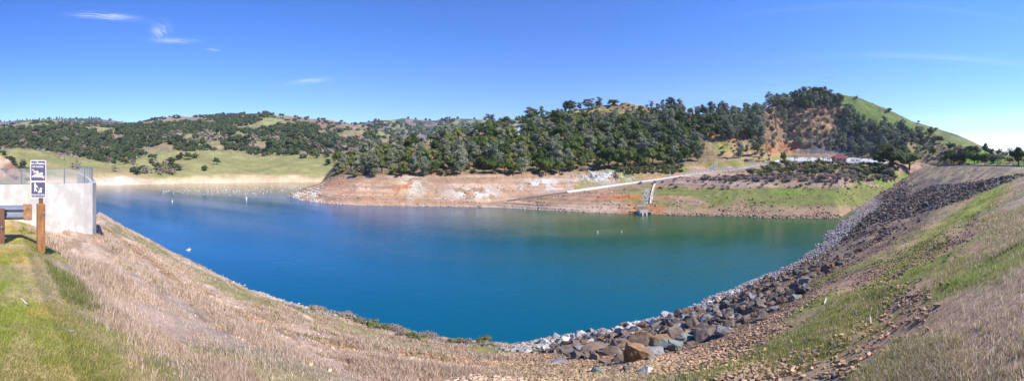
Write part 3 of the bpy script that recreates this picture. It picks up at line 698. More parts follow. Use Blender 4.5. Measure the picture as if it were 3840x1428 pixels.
mg = N.new('ShaderNodeMixRGB'); L.new(m5.outputs[0], mg.inputs[0]); L.new(mc.outputs[0], mg.inputs[1]); mg.inputs[2].default_value = (.030, .085, .035, 1)
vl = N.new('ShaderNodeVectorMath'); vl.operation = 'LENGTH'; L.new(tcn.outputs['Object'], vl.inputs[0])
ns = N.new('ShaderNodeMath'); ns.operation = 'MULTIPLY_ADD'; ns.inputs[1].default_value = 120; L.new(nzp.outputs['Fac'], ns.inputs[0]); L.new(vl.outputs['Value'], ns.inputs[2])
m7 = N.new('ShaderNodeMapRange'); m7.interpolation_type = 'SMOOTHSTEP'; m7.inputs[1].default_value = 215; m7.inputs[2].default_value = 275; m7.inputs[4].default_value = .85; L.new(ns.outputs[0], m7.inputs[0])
mh = N.new('ShaderNodeMixRGB'); L.new(m7.outputs[0], mh.inputs[0]); L.new(mg.outputs[0], mh.inputs[1]); mh.inputs[2].default_value = (.11, .10, .055, 1)     # bank reflection by the far shore, painted as olive-brown water
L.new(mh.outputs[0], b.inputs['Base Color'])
wv_ = [(-340, 14), (110, 14), (110, 150), (60, 240), (-60, 330), (-340, 330)]
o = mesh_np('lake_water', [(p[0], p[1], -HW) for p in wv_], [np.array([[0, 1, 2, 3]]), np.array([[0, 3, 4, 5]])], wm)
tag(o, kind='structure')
# valley floor far beyond everything, so the ground reaches the horizon
o = mesh_np('valley_floor', [(9000 * math.cos(a), 9000 * math.sin(a), -42) for a in np.arange(48) / 48 * 2 * np.pi] + [(0, 0, -42)],
            np.array([(48, i, (i + 1) % 48) for i in range(48)]), mat('valley_grass', (.16, .17, .08), .95, .3, .01))
tag(o, kind='structure')
exec_marker = 1
# ------------------------------------------------------------------ sampling the ground as it is seen
def sample(sh, n, mask, seed):
    g = np.random.default_rng(seed)
    w = np.maximum(sh.py[:, :-1] - sh.py[:, 1:], 0.02) * mask[:, :-1]
    inpic = (sh.px[:, :-1] > -60) & (sh.px[:, :-1] < 3900) & (sh.py[:, :-1] < 1480)
    w = (w * inpic).ravel(); cs = np.cumsum(w)
    k = np.searchsorted(cs, g.random(n) * cs[-1])
    m = sh.r.shape[1] - 1
    i, j = k // m, k % m; f = g.random(n)
    i2 = np.minimum(i + 1, sh.r.shape[0] - 1); h = g.random(n)
    def L(a): return (a[i, j] * (1 - f) + a[i, j + 1] * f) * (1 - h) + (a[i2, j] * (1 - f) + a[i2, j + 1] * f) * h
    return L(sh.x), L(sh.y), L(sh.z), i, j
def thin(px, py, gap, order=None):
    """keep points at least gap apart in view (gap per point)"""
    keep = []; cell = {}
    for k in (order if order is not None else range(len(px))):
        g = gap[k]; cx, cy = int(px[k] // 40), int(py[k] // 40); ok = True
        for a in (-2, -1, 0, 1, 2):
            for b_ in (-2, -1, 0, 1, 2):
                for q in cell.get((cx + a, cy + b_), ()):
                    if (px[k] - px[q]) ** 2 + (1.9 * (py[k] - py[q])) ** 2 < (g if g > gap[q] * .6 else gap[q] * .6) ** 2: ok = False; break
                if not ok: break
            if not ok: break
        if ok: keep.append(k); cell.setdefault((cx, cy), []).append(k)
    return keep

_ico = {}
def ico(sub):
    if sub not in _ico:
        bm = bmesh.new(); bmesh.ops.create_icosphere(bm, subdivisions=sub, radius=1)
        bm.verts.ensure_lookup_table()
        _ico[sub] = (np.array([v.co[:] for v in bm.verts]), np.array([[v.index for v in f.verts] for f in bm.faces])); bm.free()
    return _ico[sub]

# ------------------------------------------------------------------ naming things so each can be found
PENDING = []
def later(o, phrase, px, where=None): PENDING.append((o, phrase, px, where))
ORD = ['', 'first', 'second', 'third', 'fourth', 'fifth', 'sixth', 'seventh', 'eighth', 'ninth', 'tenth', 'eleventh', 'twelfth', 'thirteenth', 'fourteenth', 'fifteenth', 'sixteenth', 'seventeenth', 'eighteenth', 'nineteenth']
TENS = {2: 'twenty', 3: 'thirty', 4: 'forty', 5: 'fifty', 6: 'sixty', 7: 'seventy', 8: 'eighty', 9: 'ninety'}
TENTH = {2: 'twentieth', 3: 'thirtieth', 4: 'fortieth', 5: 'fiftieth', 6: 'sixtieth', 7: 'seventieth', 8: 'eightieth', 9: 'ninetieth'}
def ordinal(n): return ORD[n] if n < 20 else (TENTH[n // 10] if n % 10 == 0 else TENS[n // 10] + '-' + ORD[n % 10])
def settle_labels():
    by = {}
    for it in PENDING: by.setdefault(it[1], []).append(it)
    for ph, its in by.items():
        its.sort(key=lambda t: t[2])
        for k, it in enumerate(its):
            if len(its) == 1: it[0]['label'] = ph
            elif k == 0: it[0]['label'] = ph + ', leftmost of these'
            elif k == len(its) - 1: it[0]['label'] = ph + ', rightmost of these'
            else: it[0]['label'] = ph + ', ' + ordinal(k + 1) + ' from left'

# ------------------------------------------------------------------ trees and shrubs
def crown_mesh(name, seed, clumps, nleaf, leaf, material, core=.8, flatness=.0, jit=.5, elong=1.0):
    g = np.random.default_rng(seed)
    V, F4, F3, var = [], [], [], []; n = 0
    iv, jf = ico(1)
    for (c, rad) in clumps:
        c = np.asarray(c, float); rad = np.asarray(rad, float) * np.ones(3)
        cv = g.random() * .5
        if core:
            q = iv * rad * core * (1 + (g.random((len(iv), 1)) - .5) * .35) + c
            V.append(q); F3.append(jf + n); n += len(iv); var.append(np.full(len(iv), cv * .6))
        k = max(4, int(nleaf * (rad.mean() ** 2)))
        dr = g.normal(size=(k, 3)); dr /= np.linalg.norm(dr, axis=1)[:, None]
        dr[:, 2] = np.where(dr[:, 2] < -.5, -dr[:, 2], dr[:, 2])
        p = c + dr * rad * (.78 + .36 * g.random((k, 1)))
        nn = dr + g.normal(size=(k, 3)) * jit; nn /= np.linalg.norm(nn, axis=1)[:, None]
        t = np.cross(nn, g.normal(size=(k, 3))); t /= np.linalg.norm(t, axis=1)[:, None] + 1e-9; b_ = np.cross(nn, t)
        s_ = leaf * (.55 + .8 * g.random((k, 1)))
        q = np.stack([p - t * s_ * elong, p + b_ * s_ * .8, p + t * s_ * elong, p - b_ * s_ * .8], 1).reshape(-1, 3)
        V.append(q); F4.append(np.arange(k * 4).reshape(-1, 4) + n); n += 4 * k
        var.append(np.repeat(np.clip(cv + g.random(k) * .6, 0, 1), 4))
    F = [np.vstack(F4)] + ([np.vstack(F3)] if F3 else [])
    return mesh_np(name, np.vstack(V), F, material, link=False, var=np.concatenate(var))
def oak_clumps(seed, w=1.0, h=1.0, n=16):
    g = np.random.default_rng(seed); o = []
    for k in range(n):
        a = g.random() * 2 * np.pi; rr_ = math.sqrt(g.random()) * .36 * w; zz = .30 + .5 * g.random() * (1 - (rr_ / .5) ** 2 * .6)
        s_ = .13 + .09 * g.random()
        o.append(((math.cos(a) * rr_, math.sin(a) * rr_, zz * h), (s_ * w, s_ * w, s_ * h * .85)))
    o.append(((0, 0, .48 * h), (.27 * w, .27 * w, .24 * h)))
    return o
def pine_clumps(seed, w=.55, n=20):
    g = np.random.default_rng(seed); o = []; lean = g.normal() * .05
    for k in range(n):
        t = .22 + .74 * (k / n) + g.normal() * .02; R_ = w * (.46 * math.sin(min(1, (t - .12) * 1.5) * math.pi * .62)) * (1.15 - t * .45)
        a = g.random() * 2 * np.pi; q = R_ * (.25 + .75 * g.random())
        s_ = (.085 + .06 * g.random()) * (1.25 - .5 * t)
        o.append(((math.cos(a) * q + lean * t, math.sin(a) * q, t), (s_ * 1.25, s_ * 1.25, s_)))
    o.append(((lean, 0, .93), (.05, .05, .06)))
    return o
def brush_clumps(seed, n=9):
    g = np.random.default_rng(seed); o = []
    for k in range(n):
        a = g.random() * 2 * np.pi; q = math.sqrt(g.random()) * .36; s_ = .14 + .1 * g.random()
        o.append(((math.cos(a) * q, math.sin(a) * q, .22 + .34 * g.random() * (1 - q)), (s_, s_, s_ * .9)))
    o.append(((0, 0, .24), (.32, .32, .22)))
    return o
def trunk_mesh(name, seed, h, r, limbs=5, mat_=M_bark, spread=.22, multi=1):
    g = np.random.default_rng(seed); m = MB()
    for s_ in range(multi):
        a0 = g.random() * 6.28; ln = .12 * (multi > 1)
        pts = [(math.cos(a0) * ln * t + g.normal() * .006, math.sin(a0) * ln * t + g.normal() * .006, t * h) for t in np.linspace(-.04, 1, 6)]
        m.tube(pts, np.linspace(r, r * .35, 6), 6)
        for k in range(limbs):
            t = .35 + .6 * k / limbs; a = g.random() * 6.28; b0 = np.array([math.cos(a0) * ln * t, math.sin(a0) * ln * t, t * h])
            e = b0 + np.array([math.cos(a) * spread, math.sin(a) * spread, .16 + .1 * g.random()])
            m.tube([b0, (b0 + e) / 2 + (0, 0, -.015), e], [r * .45, r * .3, r * .12], 5, cap=False)
    return m.build(name, mat_, link=False)
def bare_mesh(seed, material, depth=5, up=.55, tw=.012):
    """a leafless tree: trunk and a crown of fine twigs, two meshes"""
    g = np.random.default_rng(seed); T_, Cn = MB(), MB()
    def grow(p, dr, ln, r_, k):
        q = p + dr * ln; mid = (p + q) / 2 + g.normal(size=3) * ln * .05
        (T_ if k < 2 else Cn).tube([p, mid, q], [r_, r_ * .8, r_ * .62], 5 if k < 2 else 3, cap=False)
        if k >= depth: return
        for _ in range(3 if k else 4):
            nd = dr + g.normal(size=3) * .55; nd[2] = abs(nd[2]) * .6 + up * .35; nd /= np.linalg.norm(nd)
            grow(q if _ else mid * .3 + q * .7, nd, ln * (.62 + .2 * g.random()), max(r_ * .58, tw * .5), k + 1)
    grow(np.array([0., 0, -.02]), np.array([0, 0, 1.]), .26, .03, 0)
    Vv, Ff = Cn.data()
    cm = mesh_np('crown', Vv, Ff, material, link=False, var=g.random(len(Vv)))
    return T_.build('trunk', M_bark, link=False), cm

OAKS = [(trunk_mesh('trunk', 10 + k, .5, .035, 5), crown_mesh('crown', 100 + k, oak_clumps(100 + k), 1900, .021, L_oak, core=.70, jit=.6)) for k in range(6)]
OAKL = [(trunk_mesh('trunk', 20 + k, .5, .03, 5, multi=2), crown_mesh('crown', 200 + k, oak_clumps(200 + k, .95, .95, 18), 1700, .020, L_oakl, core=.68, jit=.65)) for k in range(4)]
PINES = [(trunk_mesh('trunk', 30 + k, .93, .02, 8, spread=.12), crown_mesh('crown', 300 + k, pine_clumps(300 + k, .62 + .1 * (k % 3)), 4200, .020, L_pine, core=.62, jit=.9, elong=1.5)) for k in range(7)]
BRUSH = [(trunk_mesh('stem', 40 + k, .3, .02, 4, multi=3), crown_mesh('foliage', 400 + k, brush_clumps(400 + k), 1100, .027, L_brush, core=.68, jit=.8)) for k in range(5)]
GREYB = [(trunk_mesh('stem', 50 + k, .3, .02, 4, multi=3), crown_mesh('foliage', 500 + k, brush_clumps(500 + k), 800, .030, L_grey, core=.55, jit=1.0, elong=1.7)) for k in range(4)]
BARES = [bare_mesh(60 + k, L_grey) for k in range(4)]
YELL = (trunk_mesh('trunk', 70, .5, .03, 4), crown_mesh('crown', 700, oak_clumps(700, .85, 1.1, 22), 1000, .024, L_yell))
ORAN = (BRUSH[0][0], crown_mesh('foliage', 710, brush_clumps(710), 700, .032, L_oran))

def plant(kind, name, protos, k, p, h, w, cat, group, phrase, px, part=('trunk', 'crown'), rz=None):
    t = bpy.data.objects.new(name, None); C.objects.link(t); t.empty_display_size = .3
    t.location = (p[0], p[1], p[2] - .15); t.rotation_euler = (0, 0, random.random() * 6.28 if rz is None else rz); t.scale = (w, w, h)
    t['category'] = cat
    if group: t['group'] = group
    a, b_ = protos[k % len(protos)] if isinstance(protos, list) else protos
    for nm, me in ((part[0], a), (part[1], b_)):
        o = bpy.data.objects.new(nm, me); C.objects.link(o); o.parent = t
    later(t, phrase, px)
    return t

def zone_name(px, py):
    if px < 1500: return 'at the headland point'
    if px < 1760: return 'on the left flank of the headland'
    if px < 2080: return ('below the white rock outcrop' if py > 530 else 'beside the white rock outcrop')
    if px < 2480: return ('in the wood above the grey bluff' if py > 500 else 'on the bare yellow hilltop')
    if px < 2700: return ('in the wood above the boat ramp' if py > 480 else 'on the saddle right of the hilltop')
    if px < 2900: return ('below the pine ridge by the hut' if py > 500 else 'on the ridge left of the quarry')
    if px < 3140: return ('in the red quarry' if py > 410 else 'on the peak over the quarry')
    if px < 3300: return 'on the slope right of the quarry'
    if px < 3450: return 'above the end of the dam'
    return 'behind the dam guardrail'
def size_word(h, a, b_): return 'small' if h < a else ('tall' if h > b_ else 'middling')

def forest():
    g = np.random.default_rng(91)
    px_, py_ = H.px, H.py
    D = np.zeros(H.r.shape)
    Tt = H.T
    wood = (Tt > 5.02) & (Tt < 8.15) | ((Tt > 4.9) & (px_ < 2150))
    nn = fbm(H.x / 18, H.y / 18, seed=93)
    dens = np.where(px_ < 1256, .0, 1.0)
    dens = np.where((px_ > 2120) & (px_ < 2440) & (py_ < 438 + 14 * np.sin(px_ / 40)), .28, dens)
    dens = np.where((px_ > 2630) & (px_ < 2900) & (py_ > 525), .05, dens)
    dens = np.where((px_ > 2860) & (px_ < 3170) & (py_ > 405) & (py_ < 560), .19, dens)
    dens = np.where((px_ > 2890) & (px_ < 3200) & (py_ >= 560), .0, dens)
    dens = np.where((px_ > 3090) & (px_ < 3300) & (py_ > 500) & (py_ < 570), .35, dens)
    dens = np.where((px_ > 3400) & (px_ < 3560) & (py_ > 535), .12, dens)
    dens = np.where(blf > .45, .0, dens)
    dens = np.where((px_ > 3560), np.where(Tt < 7.6, .8, 1.0), dens)
    x, y, z, i, j = sample(H, 26000, wood * dens, 94)
    px, py = to_px(x, y, z); r = np.hypot(x, y)
    dn = dens[i, j]
    u_ = g.random(len(x))
    kinds = []
    for k in range(len(x)):
        a, b_, v = px[k], py[k], u_[k]
        if a < 1500: kd = 'oakl' if v < .55 else 'pine' if v < .76 else 'brush'
        elif a < 1780: kd = 'oakl' if v < .42 else 'pine' if v < .60 else 'oak' if v < .85 else 'brush'
        elif 2080 < a < 2450 and b_ < 445: kd = 'brush' if v < .62 else 'pine' if v < .85 else 'oak'
        elif a < 2700: kd = 'oak' if v < .60 + .1 * (b_ > 520) else 'pine' if v < .78 else 'oakl'
        elif v > .975: kd = 'bare'
        elif a < 3180: kd = 'pine' if v < .80 else 'oak' if v < .90 else 'oakl'
        elif a < 3460: kd = 'pine' if v < .5 else 'oak' if v < .72 else 'oakl' if v < .84 else 'brush'
        else: kd = 'oak' if v < .55 else 'bare' if v < .68 else 'oakl' if v < .85 else 'brush'
        kinds.append(kd)
    kinds = np.array(kinds)
    base_w = {'oak': 9.4, 'oakl': 8.2, 'pine': 6.7, 'brush': 5.0, 'bare': 9.0}
    ww = np.array([base_w[k] for k in kinds]) * (.72 + .6 * g.random(len(x)))
    ww = ww * np.where((px > 2860) & (px < 3170) & (py > 405), .72, 1) * np.where((px < 2480) & (px > 1950) & (py < 470), .75, 1)
    ww = ww * np.where(px > 3540, .9, 1)
    gap = ww / r / K * .66
    gap = gap * .98 / np.sqrt(np.maximum(dn, .06)); ww = np.where(dn < .4, ww * .8, ww)
    keep = thin(px, py, gap)
    out = {'oak': 0, 'oakl': 0, 'pine': 0, 'brush': 0, 'bare': 0}
    pk = sorted([k for k in keep if kinds[k] == 'pine'], key=lambda k: -ww[k] / r[k]); small = set(pk[285:]); far_pines = []
    for k in keep:
        kd = kinds[k]; w = ww[k]; out[kd] += 1; n = out[kd]
        zn = zone_name(px[k], py[k]); p = (x[k], y[k], z[k])
        if kd == 'oak':
            h = w * (.88 + .3 * g.random())
            plant('oak', 'oak_tree', OAKS, n, p, h * 1.1, w * 1.1, 'tree', 'oaks on the wooded headland', f'{size_word(w, 8.2, 10.8)} dark green round oak {zn}', px[k])
        elif kd == 'oakl':
            h = w * (.9 + .3 * g.random())
            plant('oak', 'live_oak', OAKL, n, p, h * 1.1, w * 1.1, 'tree', 'paler oaks on the wooded headland', f'{size_word(w, 7.8, 10.4)} olive green oak {zn}', px[k])
        elif kd == 'pine':
            h = w * (1.4 + .4 * g.random())
            if k in small: far_pines.append((n, (p[0], p[1], p[2] - .15), h, w * 1.65)); continue
            plant('pine', 'grey_pine', PINES, n, p, h, w * 1.65, 'pine tree', 'grey pines on the headland', f'{size_word(h, 10.5, 14)} grey-green pine {zn}', px[k])
        elif kd == 'brush':
            h = w * (.75 + .3 * g.random())
            plant('brush', 'hillside_shrub', BRUSH if g.random() < .7 else GREYB, n, p, h * 1.2, w * 1.2, 'shrub', 'shrubs among the headland trees', f'{size_word(w, 4.2, 6)} dull green shrub {zn}', px[k], part=('stem', 'foliage'))
        else:
            plant('bare', 'bare_tree', BARES, n, p, w * 1.15, w * 1.3, 'tree', 'leafless trees behind the dam road', f'{size_word(w, 7, 9)} leafless brown oak {zn}', px[k])
    if far_pines:
        V, F3, F4, var = [], [], [], []; n = 0
        for (k_, p_, h_, w_) in far_pines:
            me = PINES[k_ % 7][1]; nv = len(me.vertices); co = np.empty(nv * 3, np.float32); me.vertices.foreach_get('co', co); va = np.empty(nv, np.float32); me.attributes['var'].data.foreach_get('value', va)
            lt = np.empty(len(me.polygons), np.int32); me.polygons.foreach_get('loop_total', lt); vi = np.empty(len(me.loops), np.int32); me.loops.foreach_get('vertex_index', vi)
            n4 = int((lt == 4).sum()); F4.append(vi[:n4 * 4].reshape(-1, 4) + n); F3.append(vi[n4 * 4:].reshape(-1, 3) + n)
            V.append(co.reshape(-1, 3) * (w_, w_, h_) + np.array(p_)); var.append(va); n += nv
        tag(mesh_np('pine_wood', np.vstack(V), [np.vstack(F4), np.vstack(F3)], L_pine, var=np.concatenate(var)), kind='stuff')
    print('forest', out, len(far_pines))
forest()
def put(protos, name, px, py, hpx, wpx, cat, phrase, group=None, k=0, part=('trunk', 'crown'), tmin=1.0, wf=1.0, hf=1.0, sh=None):
    p = None
    for dy in range(0, 40, 3):
        p = (sh or H).hit(px, py + dy, tmin)
        if p is not None: break
    if p is None: print('miss', name, px, py); return
    r = math.hypot(p.x, p.y)
    return plant('', name, protos, k, p, hpx * K * r * hf, wpx * K * r * wf, cat, group, phrase, px, part=part)
# trees that stand out one by one: px, foot row, height, width in photo pixels
for (px, py, h, w, kd, ph) in [
    (1989, 432, 50, 52, 'pine', 'tall lone grey pine on the skyline left of the hilltop'),
    (2135, 418, 46, 56, 'oak', 'dark oak on the skyline just left of the hilltop'),
    (2140, 402, 34, 40, 'pine', 'grey pine crown above the dark skyline oak'),
    (2207, 402, 34, 44, 'pine', 'broad grey pine standing alone left of the hilltop crest'),
    (2175, 406, 28, 18, 'pine', 'slim small pine on the hilltop skyline'),
    (2240, 400, 20, 22, 'pine', 'short pine just right of the broad skyline pine'),
    (2300, 394, 24, 52, 'oakl', 'dark spreading oak on the crest of the bare hilltop'),
    (3145, 395, 52, 44, 'oak', 'spreading open oak on the green hill edge above the quarry'),
    (3176, 392, 26, 28, 'oak', 'small dark oak on the upper green slope'),
    (3065, 352, 40, 60, 'oak', 'dense dark oak crowning the quarry peak'),
    (3092, 356, 26, 34, 'oak', 'rounded dark oak at the right end of the quarry peak'),
    (2840, 575, 60, 54, 'pine', 'full grey pine on the grass slope left of the red bank'),
    (2800, 568, 24, 20, 'pine', 'small pine on the grass slope above the hut'),
    (3410, 640, 74, 110, 'oak', 'big dark oak at the left end of the dam guardrail'),
    (3345, 636, 80, 110, 'oak', 'big dark oak between the car park and the guardrail'),
    (3300, 630, 46, 60, 'oak', 'dark oak at the left foot of the big pair'),
    (3620, 607, 62, 84, 'bare', 'large leafless brown oak behind the dam guardrail'),
    (3770, 604, 46, 70, 'bare', 'wide leafless oak on the bright green slope'),
    (3838, 606, 60, 70, 'bare', 'leafless grey oak at the right edge'),
    (3725, 610, 32, 40, 'pine', 'grey-green bushy tree on the bright grass behind the rail'),
    (3568, 612, 60, 60, 'oak', 'dark oak directly behind the stop sign'),
    (3600, 613, 34, 60, 'oak', 'low wide dark oak behind the guardrail'),
    (3665, 612, 40, 70, 'oak', 'dark green oak right of the stop sign'),
    (3540, 613, 36, 40, 'oakl', 'olive green oak left of the stop sign'),
    (3350, 596, 26, 30, 'grey', 'pinkish leafless bush above the big oaks'),
    (3390, 590, 30, 40, 'grey', 'rosy brown thicket behind the utility pole'),
    (3332, 575, 20, 22, 'orange', 'bright orange bush above the big dark oaks')]:
    pr = {'pine': PINES, 'oak': OAKS, 'oakl': OAKL, 'bare': BARES, 'grey': GREYB, 'orange': ORAN}[kd]
    nm = {'pine': 'grey_pine', 'oak': 'oak_tree', 'oakl': 'live_oak', 'bare': 'bare_tree', 'grey': 'leafless_bush', 'orange': 'orange_bush'}[kd]
    put(pr, nm, px, py, h, w, 'tree' if 'bush' not in nm else 'bush', ph, None, px, part=('trunk', 'crown') if 'bush' not in nm else ('stem', 'foliage'), wf=1.65 if kd == 'pine' else 1.15, hf=1.1, tmin=3.0)
for (px, h, ph) in [(2937, 33, None)]:
    put(YELL, 'round_tree', px, 608, 37, 34, 'tree', 'clipped round yellow-green tree at the car park entrance', tmin=3.1, wf=1.2, hf=1.1)
for q, (px, py, h) in enumerate([(2978, 606, 32), (3028, 606, 28), (3063, 607, 30), (3087, 604, 26), (3112, 608, 30), (3228, 606, 36), (3256, 606, 28)]):
    put(BARES, 'leafless_street_tree', px, py, h, h, 'tree', 'young leafless tree planted along the pale car park', 'leafless trees round the car park', q, tmin=3.02, wf=1.2)

def shrubs():
    g = np.random.default_rng(97); D = np.zeros(H.r.shape)
    # thick brush between the flats and the car park
    a = win(2520, 2700, 3300, 3360, H.px) * (H.py > 616) * (H.py < 682 - 6 * (H.px < 2700) * 1.0) * (H.T < 2.97)
    a = a * np.where(H.px < 2900, (H.py > np.interp(H.px, [2560, 2630, 2766, 2880, 2900], [688, 676, 664, 645, 618])), 1)
    x, y, z, i, j = sample(H, 5000, a, 98); px, py = to_px(x, y, z); r = np.hypot(x, y)
    w = (4.2 + 3.0 * g.random(len(x))) * np.where(py > 662, .6, 1)
    for k in thin(px, py, w / r / K * .62):
        if abs(px[k] - 3200) < 90 and py[k] < 640: w[k] *= .8
        gy = py[k] > 664 or g.random() < .12
        lab = ('grey-brown' if gy else 'olive green') + (' low' if w[k] < 4.2 else ' bushy') + ' shrub ' + ('below the ramp wall' if px[k] < 2860 else 'below the car park' if px[k] < 3120 else 'below the red-roofed building')
        plant('', 'brush_shrub', GREYB if gy else BRUSH, k, (x[k], y[k], z[k]), w[k] * 1.0, w[k] * 1.25, 'shrub', 'brush below the car park', lab, px[k], part=('stem', 'foliage'))
    # brush on the grass bank above the ramp
    a = win(2290, 2330, 2500, 2560, H.px) * (H.py > 622) * (H.py < 652) * (H.T > 4.05)
    x, y, z, i, j = sample(H, 900, a, 99); px, py = to_px(x, y, z); r = np.hypot(x, y); w = 2.4 + 1.6 * g.random(len(x))
    for k in thin(px, py, w / r / K * .6):
        plant('', 'brush_shrub', BRUSH, k, (x[k], y[k], z[k]), w[k] * 1.0, w[k] * 1.2, 'shrub', 'brush above the boat ramp', 'yellow-green shrub on the bank above the boat ramp', px[k], part=('stem', 'foliage'))
    # dead weeds on the flat
    a = win(2400, 2500, 3150, 3250, H.px) * (H.py > 655) * (H.py < 712) * (H.T < 2.95) + win(2180, 2230, 2600, 2640, H.px) * (H.py > 668) * (H.py < 690) * (H.T < 2.95)
    x, y, z, i, j = sample(H, 1500, a, 100); px, py = to_px(x, y, z); r = np.hypot(x, y); w = .9 + 1.3 * g.random(len(x))
    for k in thin(px, py, w / r / K * .9)[:110]:
        plant('', 'dead_weed_clump', GREYB, k, (x[k], y[k], z[k]), w[k] * .9, w[k] * 1.2, 'shrub', 'dead weeds on the dry lake flat', 'purplish dead weed clump on the flat ' + ('below the ramp' if px[k] < 2700 else 'below the brush'), px[k], part=('stem', 'foliage'))
    # scattered bushes on the slope behind the car park and the bluff edge
    a = (blf < .3) * (win(1960, 2000, 2330, 2360, H.px) * (H.py > 640) * (H.py < 668) + win(2660, 2700, 2880, 2900, H.px) * (H.py > 520) * (H.py < 596) * .5 + win(3380, 3400, 3540, 3560, H.px) * (H.py > 540) * (H.py < 606)) * (H.T > 4.1)
    x, y, z, i, j = sample(H, 300, a, 101); px, py = to_px(x, y, z); r = np.hypot(x, y); w = 1.8 + 2.4 * g.random(len(x))
    for k in thin(px, py, w / r / K * 1.3)[:70]:
        plant('', 'hillside_shrub', BRUSH if g.random() < .75 else GREYB, k, (x[k], y[k], z[k]), w[k] * .95, w[k] * 1.2, 'shrub', 'bushes on the open slopes', 'lone bush on the open slope ' + ('above the grey bluff' if px[k] < 2500 else 'above the hut' if px[k] < 3000 else 'behind the dam end'), px[k], part=('stem', 'foliage'))
shrubs()

# woods of the far hills: the ones that show largest one by one, the rest as one mass
FARP = [crown_mesh('crown', 800 + k, oak_clumps(800 + k, 1, .85, 7), 150, .06, L_far, jit=.5) for k in range(5)]
FARG = [crown_mesh('crown', 820 + k, oak_clumps(820 + k, 1, .85, 7), 190, .05, L_grey, core=.6, jit=.8) for k in range(3)]
FART = trunk_mesh('trunk', 830, .4, .04, 2)
def far_woods():
    g = np.random.default_rng(111)
    nz_ = fbm(LH.x / 60, LH.y / 60, oct=5, seed=112); nf = fbm(LH.x / 17, LH.y / 17, oct=3, seed=113)
    band = np.interp(LH.px, [-500, 0, 600, 900, 1200, 1500], [.56, .56, .62, .64, .60, .66])
    th = .455 + .0 * band
    upper = sm(5.9, 6.7, LH.T) * .11 + sm(950, 1250, LH.px) * sm(5.4, 6.2, LH.T) * .16 + (1 - sm(4.15, 4.6, LH.T)) * .2
    m = ((nz_ * .7 + nf * .3) > th + upper - .03) & (LH.T > 3.95) & (LH.T < 7.1)
    m2 = (LH.T > 2.2) & (LH.T < 4.3)
    lone = (nf > .63) & (LH.T > 4.2) & (LH.T < 7.05)
    x, y, z, i, j = sample(LH, 24000, m * 1.0 + lone * .25 + m2 * .02 * sm(.5, .6, nz_), 114); px, py = to_px(x, y, z); r = np.hypot(x, y)
    w = (9 + 7 * g.random(len(x))) * (.8 + .4 * sm(900, 500, r))
    w = np.where(r < 420, w * .7, w)
    grey = (fbm(x / 30, y / 30, seed=115) > .56) & (g.random(len(x)) < .75)
    keep = thin(px, py, w / r / K * .4)
    keep = [k for k in keep if -40 < px[k] < 1500]
    keep.sort(key=lambda k: -w[k] / r[k])
    near, rest = keep[:230], keep[230:]
    for k in near:
        gz = bool(grey[k])
        col_ = 'grey leafless' if gz else 'dark green'
        a = px[k]
        zn = ('far left wood over the concrete wall' if a < 380 else 'far wood above the green foothill' if a < 700 else 'far wood above the grassy knoll' if a < 960 else 'far wood left of the headland' if a < 1250 else 'far wood just beside the headland')
        t = thing('far_oak', None, 'tree', (x[k], y[k], z[k] - .4), g.random() * 6, 'oaks on the far hills', 1); t.scale = (w[k], w[k], w[k] * (.8 + .25 * g.random()))
        for nm, me in (('trunk', FART), ('crown', (FARG if gz else FARP)[k % 3])):
            o = bpy.data.objects.new(nm, me); C.objects.link(o); o.parent = t
        later(t, f'{col_} {size_word(w[k] / r[k], .0175, .022)} tree in the {zn}', a)
    V, F, var = [], [], []; n = 0; F4 = []
    for k in rest:
        v, f = ico(1); s_ = w[k]
        for q in range(2):
            o_ = g.normal(size=3) * (.16, .16, .05)
            vv = v * (.34, .34, .30) * (.75 + .5 * g.random((len(v), 1))) * (1 - .25 * q) + o_ + (0, 0, .34)
            V.append(vv * s_ + (x[k], y[k], z[k] - .3)); F.append(f + n); n += len(v); var.append(np.full(len(v), g.random()))
        kk = 22
        dr = g.normal(size=(kk, 3)); dr /= np.linalg.norm(dr, axis=1)[:, None]; dr[:, 2] = np.abs(dr[:, 2])
        p = dr * (.40, .40, .34) + (0, 0, .34); t = np.cross(dr, g.normal(size=(kk, 3))); t /= np.linalg.norm(t, axis=1)[:, None]; b_ = np.cross(dr, t)
        q = np.stack([p - t * .09, p + b_ * .08, p + t * .09, p - b_ * .08], 1).reshape(-1, 3)
        V.append(q * s_ + (x[k], y[k], z[k] - .3)); F4.append(np.arange(kk * 4).reshape(-1, 4) + n); n += kk * 4; var.append(np.repeat(g.random(kk), 4))
    if V:
        o = mesh_np('far_woodland', np.vstack(V), [np.vstack(F4), np.vstack(F)], L_far, var=np.concatenate(var)); tag(o, kind='stuff')
    print('far', len(near), len(rest))
    # leafless grey scrub in the far wood, along its lower edge
    gm = (LH.T > 3.9) & (LH.T < 6.9) & ~m
    x, y, z, i, j = sample(LH, 9000, gm * sm(.44, .52, nf), 117); px, py = to_px(x, y, z); r = np.hypot(x, y); w = 5 + 5 * g.random(len(x))
    V, F4, var = [], [], []; n = 0
    kp = [k for k in thin(px, py, w / r / K * .7)]
    for k in kp:
        kk = 26; s_ = w[k]
        dr = g.normal(size=(kk, 3)); dr /= np.linalg.norm(dr, axis=1)[:, None]; dr[:, 2] = np.abs(dr[:, 2])
        p = dr * (.42, .42, .34) * (.6 + .4 * g.random((kk, 1))) + (0, 0, .1); t = np.cross(dr + g.normal(size=(kk, 3)) * .5, g.normal(size=(kk, 3))); t /= np.linalg.norm(t, axis=1)[:, None]; b_ = np.cross(dr, t); b_ /= np.linalg.norm(b_, axis=1)[:, None] + 1e-9
        q = np.stack([p - t * .10, p + b_ * .06, p + t * .10, p - b_ * .06], 1).reshape(-1, 3)
        V.append(q * s_ + (x[k], y[k], z[k] - .2)); F4.append(np.arange(kk * 4).reshape(-1, 4) + n); n += kk * 4; var.append(np.repeat(g.random(kk), 4))
